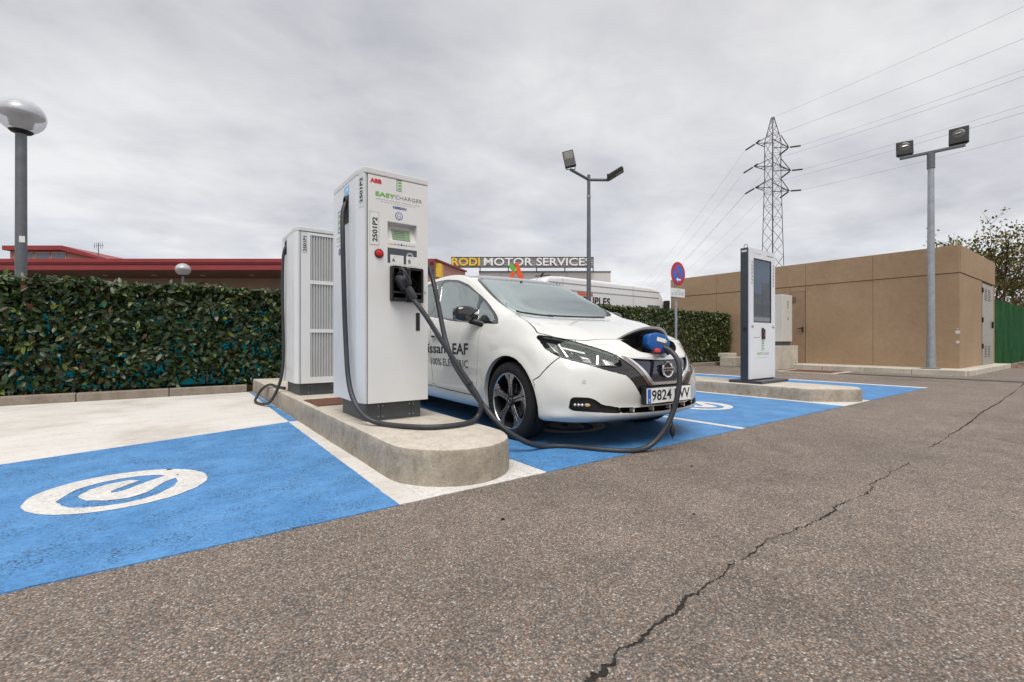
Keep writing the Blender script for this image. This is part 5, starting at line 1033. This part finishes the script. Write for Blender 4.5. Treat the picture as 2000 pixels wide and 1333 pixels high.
# plinth with white cabinet
pb = obj('concrete_plinth', box(13.6, 15.12, 6.05, 6.75, 0, .68), 'pale_concrete', None, .01); tag(pb, 'pale concrete plinth block against the tan building under a white cabinet', 'plinth')
cb_ = thing('electric_cabinet', (14.3, 6.4, .68), 'white electric cabinet with grey foot on the concrete plinth by the building door', 'cabinet')
obj('foot', box(14.21, 14.77, 6.12, 6.62, .681, .80), 'plinth_grey', cb_, .004); obj('cabinet_body', box(14.18, 14.80, 6.08, 6.65, .80, 2.16), 'cabinet_white', cb_, .01)
e_logo(cb_, 14.52, 1.88, .11, 6.079); boxes_text(cb_, 14.52, 1.66, .22, 5, 6.079, 'ink_pale', .02); obj('cabinet_mark', box(14.49, 14.55, 6.078, 6.0795, 1.42, 1.52), 'ink_grey', cb_)
o = obj('stone_step', J(box(14.4, 15.1, 7.6, 8.1, 0, .30), box(14.55, 15.1, 7.9, 8.25, .30, .42)), 'pale_concrete', None, .015); tag(o, 'rough pale stone block at the end of the right hedge', 'stone block')
# ------------------------------------------------------------------ green netted fence
gf = thing('netting_fence', (20.3, 2.7, 0), 'tall fence hung with dark green netting right of the tan building', 'fence')
for i in range(6):
    V, F = [], []
    for a in range(13):
        for c in range(5): V.append((20.68+2.5*i+2.5*a/12, 2.72+.025*math.sin((12*i+a)*.9+c)+.012*math.sin((12*i+a)*2.3), .03+2.12*c/4+(.012*math.sin((12*i+a)*.7) if c == 4 else 0)))
    for a in range(12):
        for c in range(4): k = a*5+c; F.append((k, k+5, k+6, k+1))
    obj('net_panel', (V, F), 'green_net', gf, smooth=True); obj('post', cyl((20.71+2.5*i, 2.80, 0), (20.71+2.5*i, 2.80, 2.2), .03, n=10), 'galvanised_dark', gf)
# ------------------------------------------------------------------ display totem
k = thing('display_totem', (7.45, 3.54, .175), 'tall display totem with white front, dark frame and glossy screen', 'display totem')
KX0, KX1, KY0, KY1 = 7.04, 7.875, 3.49, 3.63
obj('base_plate', box(KX0-.02, KX1+.03, 3.30, 3.80, .176, .215), 'kiosk_dark', k, .004); obj('frame', box(KX0, KX1, KY0+.02, KY1, .216, 2.235), 'kiosk_dark', k, .008)
obj('front_panel', plate_with_holes(KX0+.004, KX1-.004, .235, 2.23, [(7.165, 7.745, 1.10, 2.085)], KY0, KY0+.019), 'kiosk_white', k)
sc_ = obj('screen', box(7.166, 7.744, KY0+.012, KY0+.018, 1.101, 2.084), 'kiosk_screen', k); obj('screen_bezel', plate_with_holes(7.1655, 7.7445, 1.1005, 2.0845, [(7.178, 7.732, 1.113, 2.072)], KY0+.004, KY0+.011), 'black_plastic', sc_)
obj('screen_picture', box(7.185, 7.45, KY0+.010, KY0+.0115, 1.2, 1.55), 'panel_slate', sc_); obj('screen_picture', box(7.46, 7.72, KY0+.010, KY0+.0115, 1.2, 1.72), 'panel_slate', sc_); obj('screen_picture', box(7.185, 7.725, KY0+.010, KY0+.0114, 1.125, 1.18), 'ink_grey', sc_)
obj('lifting_eye', xf(lathe([(.022, -.005), (.032, -.005), (.032, .005), (.022, .005)], (0, 0, 0), 18, 'x', True), Matrix.Translation((KX0+.03, 3.56, 2.262))), 'bolt_steel', k); obj('side_lock', cyl((KX0-.004, 3.56, 1.0), (KX0+.002, 3.56, 1.0), .03, n=16), 'black_plastic', k)
obj('side_plate', box(KX0-.0015, KX0, 3.53, 3.61, 2.17, 2.20), 'label_grey', k)
text('frame_lettering', 'NISSAN', .07, 'ink_grey', k, (7.12, KY0-.001, 1.86), (90, 90, 0), fit=.34); text('frame_lettering', 'NISSAN', .07, 'ink_grey', k, (7.81, KY0-.001, 1.86), (90, 90, 0), fit=.34)
boxes_text(k, 7.28, 2.16, .24, 6, KY0, 'ink_pale', .014); boxes_text(k, 7.70, 2.155, .22, 6, KY0, 'ink_grey', .022)
obj('card_reader', J(box(7.415, 7.505, KY0-.022, KY0, .845, 1.0), box(7.425, 7.475, KY0-.012, KY0, 1.0, 1.02)), 'black_plastic', k, .004); obj('reader_light', box(7.465, 7.49, KY0-.0235, KY0-.022, .89, .93), 'ink_red', k)
e_logo(k, 7.46, .74, .07, KY0); text('brand_lettering', 'EASY', .06, 'ink_green', k, (7.36, KY0-.001, .62), fit=.16); text('brand_lettering', 'CHARGER', .06, 'ink_pale', k, (7.56, KY0-.001, .62), fit=.22); boxes_text(k, 7.47, .56, .34, 9, KY0, 'ink_pale', .008); boxes_text(k, 7.28, .87, .2, 5, KY0, 'ink_grey', .012)
for x in (7.13, 7.80): obj('pictogram', J(box(x-.03, x+.015, KY0-.001, KY0, 1.02, 1.05), box(x+.02, x+.035, KY0-.001, KY0, 1.01, 1.06)), 'ink_grey', k)
# ------------------------------------------------------------------ no parking sign
sp = thing('no_parking_sign', (10.4, 7.02, 0), 'round blue and red no parking sign on a galvanised post by the right hedge', 'road sign')
obj('post', cyl((10.4, 7.02, 0), (10.4, 7.02, 2.60), .033, n=16), 'galvanised', sp, smooth=True)
SZ = 2.525; obj('disc', lathe([(0, 0), (.295, 0), (.300, -.008), (.300, -.012), (0, -.012)], (10.4, 6.965, SZ), 48, 'y'), 'sign_red', sp); obj('disc_field', lathe([(0, -.0135), (.222, -.0135)], (10.4, 6.965, SZ), 48, 'y'), 'sign_blue', sp)
M = Matrix.Translation((10.4, 6.951, SZ)) @ Matrix.Rotation(R(-45), 4, 'Y'); obj('slash', xf(box(-.032, .032, -.001, .0008, -.228, .228), Matrix.Translation((10.4, 6.950, SZ)) @ Matrix.Rotation(R(-40), 4, 'Y')), 'sign_red', sp)
ar = [(-.10, 0), (-.03, .055), (-.03, .022), (.09, .022), (.09, -.022), (-.03, -.022), (-.03, -.055)]; obj('arrow', prism([(10.41+x, SZ-.15+z) for x, z in ar], 6.948, 6.9505, 'y'), 'ink_white', sp)
obj('text_plate', box(10.10, 10.70, 6.96, 6.97, 1.93, 2.15), 'label_paper', sp, .003); boxes_text(sp, 10.43, 2.10, .12, 3, 6.959, 'ink_grey', .014); boxes_text(sp, 10.45, 2.05, .40, 8, 6.959, 'ink_grey', .016); boxes_text(sp, 10.45, 2.00, .42, 9, 6.959, 'ink_grey', .016); obj('plate_mark', box(10.13, 10.19, 6.958, 6.96, 1.97, 2.03), 'ink_pale', sp)
# ------------------------------------------------------------------ floodlight posts
def flood(t, hinge, facing, tilt, w, h, lensr=None, up=.17, roll=0):
    f = Vector((*facing, 0)).normalized(); M = Matrix.Translation(hinge) @ Matrix.Rotation(math.atan2(f.y, f.x)+R(90), 4, 'Z') @ Matrix.Translation((0, 0, up*.35)) @ Matrix.Rotation(R(roll), 4, 'Y') @ Matrix.Rotation(R(tilt), 4, 'X')
    g = lambda s: xf(s, M); o = obj('floodlight', g(prism([(-w/2, 0), (w/2, 0), (w/2, h), (-w/2, h)], -.05, .05, 'y')), 'black_metal', t, .012)
    if lensr: obj('lens', g(lathe([(0, -.052), (lensr*.8, -.056), (lensr, -.051)], (0, 0, h*.60), 28, 'y')), 'lamp_lens', o, smooth=True); obj('lamp_bulb', g(cyl((-lensr*.5, -.060, h*.58), (lensr*.4, -.060, h*.62), .022, n=10)), 'reflector', o)
    else: obj('lens', g(box(-w*.38, w*.38, -.053, -.0505, h*.48, h*.92)), 'lamp_lens', o)
    for i in range(5): obj('cooling_fin', g(box(-w*.4, w*.4, .05, .075, h*(.12+.17*i), h*(.14+.17*i))), 'black_metal', o)
    M2 = Matrix.Translation(hinge) @ Matrix.Rotation(math.atan2(f.y, f.x)+R(90), 4, 'Z'); obj('bracket', xf(J(box(-w*.42, -w*.36, -.015, .015, 0, up), box(w*.36, w*.42, -.015, .015, 0, up), box(-w*.36, w*.36, -.015, .015, 0, .012)), M2), 'black_metal', o)
fp = thing('floodlight_post', (9.97, 9.66, 0), 'tall galvanised post with two black floodlights behind the car windscreen', 'lamp post')
obj('post', lathe([(.065, 0), (.065, 3.0), (.055, 4.2), (.048, 5.72), (0, 5.72)], (9.97, 9.66, 0), 18), 'galvanised_dark', fp, smooth=True); obj('collar', lathe([(.056, 5.05), (.062, 5.05), (.062, 5.11), (.056, 5.11)], (9.97, 9.66, 0), 18, 'z', True), 'galvanised', fp)
rv, fv = Vector((.804, -.595)), Vector((.595, .804)); e1 = Vector((9.97, 9.66))+rv*-.62+fv*-.70; e2 = Vector((9.97, 9.66))+rv*.59+fv*.13
for e in (e1, e2): obj('arm', cyl((9.97, 9.66, 5.58), (*e, 5.62), .042, n=12), 'galvanised_dark', fp, smooth=True)
flood(fp, (*e1, 5.62), tuple(-fv-rv*.15), -12, .31, .50, None, .22, -11); flood(fp, (*e2, 5.62), tuple(rv*.9-fv*.25), 62, .33, .50, None, .14)
fq = thing('floodlight_post', (15.3, 3.08, .13), 'tall galvanised post with two square floodlights on a crossbar before the tan building', 'lamp post')
obj('post', lathe([(.095, .12), (.082, 1.2), (.075, 3.0), (.062, 5.42), (0, 5.42)], (15.3, 3.08, 0), 20), 'galvanised', fq, smooth=True); obj('sleeve', lathe([(.080, 5.12), (.080, 5.50), (0, 5.50)], (15.3, 3.08, 0), 18), 'galvanised_dark', fq, smooth=True); obj('foot_plate', box(15.13, 15.47, 2.91, 3.25, .131, .15), 'galvanised', fq, .003)
c = Vector((15.3, 3.08)); d = (rv*.74-fv*.72).normalized(); obj('crossbar', beam((*(c-d*.60), 5.53), (*(c+d*.62), 5.53), .08, .06), 'galvanised_dark', fq, .004)
flood(fq, (*(c-d*.50), 5.56), tuple(-fv-rv*.62), -8, .34, .36, .105, .10); flood(fq, (*(c+d*.50), 5.56), tuple(-fv*.9-rv*.95), -14, .36, .42, .11, .10)
# ------------------------------------------------------------------ globe lamps
def globe_lamp(x, y, zc, r, label, pole=.062, sticker=False):
    t = thing('globe_lamp', (x, y, 0), label, 'lamp post', 'globe lamps')
    obj('pole', lathe([(pole*1.1, 0), (pole, zc-r*.98), (0, zc-r*.98)], (x, y, 0), 18), 'galvanised_dark', t, smooth=True); obj('cup', lathe([(0, -r*1.02), (r*.16, -r*1.02), (r*.18, -r*.96), (r*.42, -r*.90), (r*.50, -r*.82), (0, -r*.80)], (x, y, zc), 24), 'black_metal', t, smooth=True)
    obj('globe', sphere((x, y, zc), r, 36, 20, (1, 1, .92)), 'globe_glass', t, smooth=True)
    obj('shade', lathe([(.02*r, .80*r), (.5*r, .68*r), (.80*r, .40*r), (.94*r, .10*r), (.93*r, .04*r), (.2*r, .05*r)], (x, y, zc), 32), 'lamp_inner', t, smooth=True)
    obj('louvre', J(*[lathe([(.24*r, h*r), (.55*r*(1-.3*abs(h)), h*r-.06*r)], (x, y, zc), 24) for h in (-.05, -.2, -.35, -.5)]), 'lamp_inner', t, smooth=True)
    if sticker: obj('pole_sticker', xf(box(-.03, .03, -.002, .002, -.045, .045), Matrix.Translation((x+.02, y-pole-.001, 2.27))), 'label_paper', t)
globe_lamp(-1.71, 9.55, 4.05, .268, 'near globe lamp with clear ball and mirrored shade at the left edge', .062, True)
gl = rv*-14.2+fv*20.0; globe_lamp(gl.x, gl.y, 3.90, .29, 'small white globe lamp before the red roofed building', .05)
# ------------------------------------------------------------------ red roofed building (turned against the bays)
YAW = R(-36.5)
def turned(name, D, x, label, cat): return thing(name, tuple(rv*x+fv*D)+(0,), label, cat, rz=YAW)
def T_(x, y, z, t0): return (x-t0[0], y-t0[1], z)
rb = turned('roadside_building', 23, -16, 'long low building with red fascia roof behind the left hedge', 'building'); o0 = (-16, 23)
def lb(x0, x1, y0, y1, z0, z1): return box(x0-o0[0], x1-o0[0], y0-o0[1], y1-o0[1], z0, z1)
xr = -3.9
rf = obj('roof', lb(-34, xr, 23.06, 36, 4.34, 4.86), 'fascia_red_dark', rb)
for z0, z1, m, yy in ((4.72, 4.90, 'fascia_red', 22.97), (4.655, 4.715, 'fascia_red', 23.0), (4.56, 4.645, 'fascia_red_dark', 23.03), (4.34, 4.555, 'fascia_red', 22.98)): obj('fascia_band', lb(-34, xr, yy, 23.058, z0, z1), m, rf, .006)
obj('soffit', lb(-34, xr, 23.06, 26, 4.315, 4.338), 'soffit_brown', rb); obj('wall', lb(-34, xr-.3, 25.8, 36, 0, 4.31), 'beige_wall', rb)
for i in range(9): w = obj('window', lb(-32+3.1*i, -30.2+3.1*i, 25.74, 25.80, 1.0, 3.3), 'frame_cream', rb); obj('pane', lb(-31.9+3.1*i, -30.3+3.1*i, 25.72, 25.738, 1.1, 3.2), 'window_glass', w)
for i in range(11): obj('soffit_lamp', xf(cyl((0, 0, -.03), (0, 0, 0), .12, n=12), Matrix.Translation((-32+2.6*i+16, 1.6, 4.314))), 'frame_cream', rb)
obj('banner', lb(-8.2, -4.6, 25.6, 25.62, 3.1, 3.62), 'teal_net', rb)
# gable end wall receding to the right
p0, p1 = (xr, 23.2), (-2.75, 27.2); V = [(p0[0]-o0[0], p0[1]-o0[1], 0), (p1[0]-o0[0], p1[1]-o0[1], 0), (p1[0]-o0[0], p1[1]-o0[1], 4.86), (p0[0]-o0[0], p0[1]-o0[1], 4.86), (p0[0]-.3-o0[0], p0[1]-o0[1], 0), (p1[0]-.3-o0[0], p1[1]-o0[1], 0), (p1[0]-.3-o0[0], p1[1]-o0[1], 4.86), (p0[0]-.3-o0[0], p0[1]-o0[1], 4.86)]
obj('end_wall', (V, [(0, 1, 2, 3), (7, 6, 5, 4), (3, 2, 6, 7), (0, 3, 7, 4), (1, 5, 6, 2)]), 'pink_wall', rb); obj('end_coping', beam((p0[0]+.02-o0[0], p0[1]-o0[1], 4.90), (p1[0]+.02-o0[0], p1[1]-o0[1], 4.90), .2, .08), 'fascia_red', rb)
obj('lit_sign', prism([(-3.84-o0[0], .35), (-3.60-o0[0], .55), (-3.58-o0[0], 1.15), (-3.83-o0[0], .9)], 4.05, 4.75), 'sign_yellow', rb, .01); obj('sign_box', box(-3.98-o0[0], -3.86-o0[0], .16, .5, 4.0, 4.82), 'sign_grey', rb, .01)
# roof lantern
def P2(px, py, D): return ((px-1000)/905*D-o0[0], .815+(666.5-py)/905*D)
ln = obj('roof_lantern', prism([(-32.5-o0[0], 4.9), (-26.3-o0[0], 4.9), (-26.3-o0[0], 6.15), (-28.9-o0[0], 6.78), (-32.5-o0[0], 6.78)], 7.0, 11, 'y'), 'pink_wall', rb)
obj('lantern_roof', prism([(-32.7-o0[0], 6.66), (-28.95-o0[0], 6.66), (-26.0-o0[0], 5.98), (-25.7-o0[0], 6.02), (-28.85-o0[0], 6.94), (-32.7-o0[0], 6.94)], 6.7, 11.3, 'y'), 'fascia_red', rb)
for i in range(3): obj('lantern_window', box(-31.9+1.05*i-o0[0], -30.95+1.05*i-o0[0], 6.95, 6.998, 5.3, 6.55), 'frame_cream', rb); obj('lantern_pane', box(-31.85+1.05*i-o0[0], -31.0+1.05*i-o0[0], 6.93, 6.948, 5.35, 6.50), 'window_glass', rb)
an = turned('roof_antenna', 27, -24.1, 'thin television antenna on the red roof left of the globe lamp', 'antenna'); obj('mast', cyl((0, 0, 4.8), (0, 0, 6.55), .022, n=8), 'galvanised_dark', an)
obj('boom', J(beam((-.28, 0, 6.35), (.28, 0, 6.40), .02), beam((-.15, 0, 5.9), (.15, 0, 5.9), .015)), 'galvanised_dark', an)
for i in range(5): obj('element', beam((-.24+.12*i, 0, 6.2), (-.24+.12*i, 0, 6.55), .014), 'galvanised_dark', an)
# ------------------------------------------------------------------ roof sign, far hall, leaf logo
hl_ = turned('far_hall', 62, 4.5, 'pale grey flat roofed hall far behind the car roof', 'building'); obj('wall', box(-8.9, 8.7, 0, 20, 0, 10.0), 'pale_wall', hl_); obj('roof_edge', box(-8.95, 8.75, -.06, 20, 10.003, 10.18), 'sign_grey', hl_, .01)
for i in range(6): obj('facade_joint', box(-8.9+2.93*i, -8.86+2.93*i, -.03, 0, 0, 10.0), 'van_groove', hl_)
rs = turned('roof_sign', 61, 1.35, 'long rooftop sign on struts with yellow and white capital letters', 'sign'); z0, z1 = 10.55, 11.84
obj('sign_rail', J(*[box(-9.37, 9.37, .10, .16, z0+(z1-z0)*k/5-.03, z0+(z1-z0)*k/5+.03) for k in range(6)]), 'sign_grey', rs); obj('sign_rail', J(*[box(-9.4, 9.4, .05, .20, z-.06, z+.06) for z in (z0, z1)]), 'black_metal', rs)
obj('sign_back', box(-9.36, 9.36, .20, .24, z0+.08, z1-.08), 'sign_letter', rs)
for i in range(6): obj('strut', box(-9.38+3.74*i, -9.26+3.74*i, .25, .37, 9.9, z1), 'black_metal', rs)
WL[rs] = Vector(); text('sign_lettering', 'RODI', 1.42, 'sign_yellow', rs, (-7.42, 0, (z0+z1)/2), bold=.035, fit=3.7); text('sign_lettering', 'MOTOR SERVICES', 1.42, 'ink_white', rs, (1.95, 0, (z0+z1)/2), bold=.022, fit=14.1)
for o in rs.children:
    if o.name.startswith('sign_lettering'):
        for v in o.data.vertices: v.co.y = v.co.y*60
al = turned('logo_sign', 42, .30, 'orange letter sign with a green leaf rising behind the car roof', 'sign')
q = lambda px, py: ((px-1000)/905*42-.30, .815+(666.5-py)/905*42)
obj('orange_leg', prism([q(1005, 514), (q(1012, 514)), q(1027, 556), q(1015, 556)], -.15, .15, 'y'), 'logo_orange', al, .02); obj('orange_leg', prism([q(990, 556), q(996, 537), q(1000.5, 530.5), q(1007, 531.5), q(1004, 538), q(999, 556)], -.15, .15, 'y'), 'logo_orange', al, .02)
obj('green_leaf', prism([q(994.5, 516), q(1000, 517), q(1005, 521), q(1007.5, 527), q(1007, 532), q(1001, 530), q(996.5, 525)], -.16, .16, 'y'), 'logo_green', al, .02); obj('sign_pole', cyl((0, .25, 0), (0, .25, 6.6), .12, n=12), 'galvanised', al)
# ------------------------------------------------------------------ delivery van
vn = thing('delivery_van', (12.6, 12.2, 0), 'long white high roof delivery van parked beyond the right hedge', 'van'); VY0, VY1 = 11.2, 13.2
prof = [(9.50, .42), (9.44, 1.2), (9.46, 2.35), (9.55, 2.72), (9.75, 2.90), (10.4, 2.94), (14.9, 2.91), (15.35, 2.85), (15.62, 2.70), (16.12, 1.95), (16.38, 1.42), (16.95, 1.22), (17.08, .95), (17.08, .42)]
obj('body', prism(prof, VY0, VY1, 'y'), 'van_white', vn, .11, True, 5)
for z, x0_, x1_ in ((2.72, 9.75, 15.5), (2.50, 10.4, 15.45), (1.62, 9.7, 16.3), (1.0, 9.7, 16.5)): obj('side_swage', prism([(z-.022, VY0+.02), (z, VY0-.014), (z+.022, VY0+.02)], x0_, x1_, 'z') if 0 else J(box(x0_, x1_, VY0-.010, VY0+.02, z-.018, z+.018)), 'van_groove', vn, .006)
for x in (10.35, 13.9): obj('panel_joint', box(x, x+.018, VY0-.006, VY0+.02, .6, 2.86), 'van_groove', vn)
obj('side_window', prism([(14.75, 1.55), (15.55, 1.52), (15.95, 1.62), (15.50, 2.2), (14.75, 2.2)], VY0-.006, VY0+.01, 'y'), 'window_glass', vn); obj('windscreen', ([(15.66, VY0+.12, 2.66), (16.14, VY0+.12, 1.98), (16.14, VY1-.12, 1.98), (15.66, VY1-.12, 2.66)], [(0, 1, 2, 3)]), 'window_glass', vn)
mr = obj('door_mirror', box(15.65, 15.80, VY0-.28, VY0-.06, 1.95, 2.40), 'black_metal', vn, .03); obj('mirror_arm', beam((15.72, VY0+.05, 2.0), (15.72, VY0-.1, 2.0), .05), 'black_metal', mr)
for x in (10.6, 15.9):
    w = obj('wheel', lathe([(0, 0), (.20, 0), (.21, .03), (.34, .0), (.36, .08), (.36, .24), (0, .24)], (x, VY0-.01, .36), 28, 'y'), 'tyre', vn, smooth=True); obj('wheel_rim', lathe([(0, -.02), (.2, -.012)], (x, VY0-.01, .36), 24, 'y'), 'reflector', w)
obj('rear_light', box(9.425, 9.47, VY0+.02, VY0+.14, 1.0, 1.6), 'tail_red', vn); obj('roof_fitting', J(beam((9.62, 11.7, 2.93), (10.15, 11.6, 3.0), .07, .03), beam((9.8, 11.65, 2.93), (9.9, 11.66, 3.06), .05)), 'black_metal', vn)
obj('logo_bar', J(box(11.0, 11.75, VY0-.014, VY0-.009, 2.44, 2.47), box(11.05, 11.75, VY0-.014, VY0-.009, 2.37, 2.42)), 'logo_orange', vn); text('side_lettering', 'MOUPLES', .36, 'ink_black', vn, (11.75, VY0-.013, 2.19), bold=.006, fit=1.75); text('side_lettering', 'TEL. 2 7 0 4', .16, 'logo_orange', vn, (12.0, VY0-.013, 1.93), fit=1.1); text('rear_lettering', 'VAN', .26, 'ink_black', vn, (9.98, VY0-.013, 2.60), bold=-.004, fit=.5)
# ------------------------------------------------------------------ lattice pylon and wires
PB = rv*45.0+fv*80.0; py = thing('lattice_pylon', (PB.x, PB.y, 0), 'tall steel lattice pylon with three pairs of arms', 'pylon', rz=R(-36.5+14))
def hw(z): return 1.42-(1.42-.86)*min(1, z/30) if z < 35 else .86*(1-(z-35)/4.9)+.06
legs, braces = [], []; zs = [0]
while zs[-1] < 39.2: zs.append(min(39.4, zs[-1]+(2.2 if zs[-1] < 34 else 1.3)))
for a, c in zip(zs, zs[1:]):
    A, Cc = hw(a), hw(c); ca4 = [(-1, -1), (1, -1), (1, 1), (-1, 1)]
    for i, (sx_, sy_) in enumerate(ca4):
        legs.append(beam((sx_*A, sy_*A, a), (sx_*Cc, sy_*Cc, c), .11)); n2_ = ca4[(i+1) % 4]
        if int(round(a/2.2)) % 2: braces.append(beam((sx_*A, sy_*A, a), (n2_[0]*Cc, n2_[1]*Cc, c), .05))
        else: braces.append(beam((n2_[0]*A, n2_[1]*A, a), (sx_*Cc, sy_*Cc, c), .05))
        if c > 20: braces.append(beam((sx_*Cc, sy_*Cc, c), (n2_[0]*Cc, n2_[1]*Cc, c), .04))
for i in range(4): obj('leg', J(*legs[i::4]), 'pylon_steel', py)
obj('bracing', J(*braces), 'pylon_steel', py)
ARM = ((34.6, 3.4), (30.6, 3.8), (27.0, 3.5)); TIPS = {}
pm = Matrix.Translation((PB.x, PB.y, 0)) @ Matrix.Rotation(R(-36.5+14), 4, 'Z')
for ai, (z, L) in enumerate(ARM):
    for s in (-1, 1):
        A = hw(z); tip = (s*L, 0, z); a_ = obj('arm', J(beam((s*A, -A, z), tip, .10), beam((s*A, A, z), tip, .10), beam((s*A, -A, z+1.5), tip, .10), beam((s*A, A, z+1.5), tip, .10), beam((s*(A+(L-A)*.4), -A*.6, z), (s*(A+(L-A)*.4), A*.6, z), .06)), 'pylon_steel', py)
        for d_, nm in ((1, 0), (-1, 1)):
            dirv = Vector((s*.55, -1.1, -.2)).normalized() if nm == 0 else Vector((s*.2-.5, 1.2, -.55)).normalized(); e = Vector(tip)+dirv*1.9
            obj('insulator', J(tube([Vector(tip)+dirv*(.2+i*.06) for i in range(28)], lambda q_: .11+.05*(int(q_*27) % 2), 6)), 'pylon_steel', a_); TIPS[ai, s, nm] = pm @ e
wires = []
def wire(a, b_, sag, label, r=.017):
    P = [a.lerp(b_, i/20)-Vector((0, 0, sag*4*(i/20)*(1-i/20))) for i in range(21)]; tag(obj('power_line', tube(P, r, 5), 'wire'), label, 'power line', 'wires of the lattice pylon')
def W(r_, f_, z): v = rv*r_+fv*f_; return Vector((v.x, v.y, z))
names = ('upper', 'middle', 'lower')
for ai in range(3):
    for s in (-1, 1):
        a = TIPS[ai, s, 0]; dz = ARM[ai][0]; wire(a, W(94.0+s*3, -55+s*1.0, dz+2.5), 4.5, 'power line from the %s %s arm of the pylon to the upper right' % (names[ai], 'right' if s > 0 else 'left'))
        a = TIPS[ai, s, 1]; wire(a, W(86+s*3.5, 400, dz-1), 9, 'power line from the %s %s arm of the pylon receding to the left' % (names[ai], 'right' if s > 0 else 'left'), .016)
wire(pm @ Vector((0, 0, 39.4)), W(94, -55, 42), 4, 'earth wire from the tip of the pylon to the upper right', .016)
# ------------------------------------------------------------------ trees
def tree(x, y, h, spread, label, seed, nleaf, cols, dens_lo, lsz=.12, levels=4):
    rng = random.Random(seed); t = thing('tree', (x, y, 0), label, 'tree', 'trees behind the green fence'); br, tips = [], []
    def grow(p, d, L, r, lv):
        n = 4; P = [p]
        for i in range(n): d = (d+Vector((rng.gauss(0, .16), rng.gauss(0, .16), rng.gauss(.05, .10)))).normalized(); P.append(P[-1]+d*L/n)
        br.append((tube(P, lambda q_: r*(1-.55*q_), 7 if lv < 2 else 5), lv))
        if lv >= 2: tips.extend(P[1:])
        if lv < levels:
            for i in range(rng.choice((2, 3, 3)) if lv else 5):
                k = rng.randint(1, n); a = rng.uniform(0, 6.28); v = Vector((math.cos(a), math.sin(a), rng.uniform(.15, 1.0))).normalized(); grow(P[k], (d*.55+v*.8*spread).normalized(), L*rng.uniform(.55, .8), r*.55, lv+1)
    grow(Vector((0, 0, 0)), Vector((0, 0, 1)), h*.36, .11, 0)
    tr = J(*[b_ for b_, l in br if l == 0]); obj('trunk', ([(v[0]+x, v[1]+y, v[2]) for v in tr[0]], tr[1]), 'bark', t, smooth=True); li = J(*[b_ for b_, l in br if l > 0]); obj('limbs', ([(v[0]+x, v[1]+y, v[2]) for v in li[0]], li[1]), 'bark', t, smooth=True)
    g = np.random.default_rng(seed); T0 = np.array([tuple(v) for v in tips]); w = np.clip(1.25-T0[:, 2]/h, .12, 1)**dens_lo; idx = g.choice(len(T0), nleaf, p=w/w.sum()); Pp = T0[idx]+g.normal(size=(nleaf, 3))*.10*h/7; N = g.normal(size=(nleaf, 3)); N /= np.linalg.norm(N, axis=1, keepdims=True)
    L = lsz*g.uniform(.6, 1.3, nleaf); C = np.array(cols)[g.integers(0, len(cols), nleaf)]*g.uniform(.6, 1.4, (nleaf, 1)); V, F, Cc = leaf_arrays(Pp, N, L, L*.55, C, g); o = link('crown', leaf_mesh('crown', V, F, Cc), 'leaf', t); o['kind'] = 'stuff'
AUT = [(.13, .15, .025), (.19, .17, .03), (.09, .12, .03), (.22, .16, .035), (.12, .075, .04)]
tree(38, 4.6, 10.6, .9, 'broad autumn tree with yellow green leaves behind the green fence', 4, 4200, AUT, 3.4, .18)
tree(27.2, 5.0, 6.0, .6, 'sparse nearly bare young tree showing above the tan building', 9, 170, [(.10, .05, .03), (.09, .07, .03)], .5, .11, 3)
tree(44, 3.9, 11.5, 1.0, 'tall autumn tree at the right edge of the picture', 12, 2200, AUT, 2.4, .18)
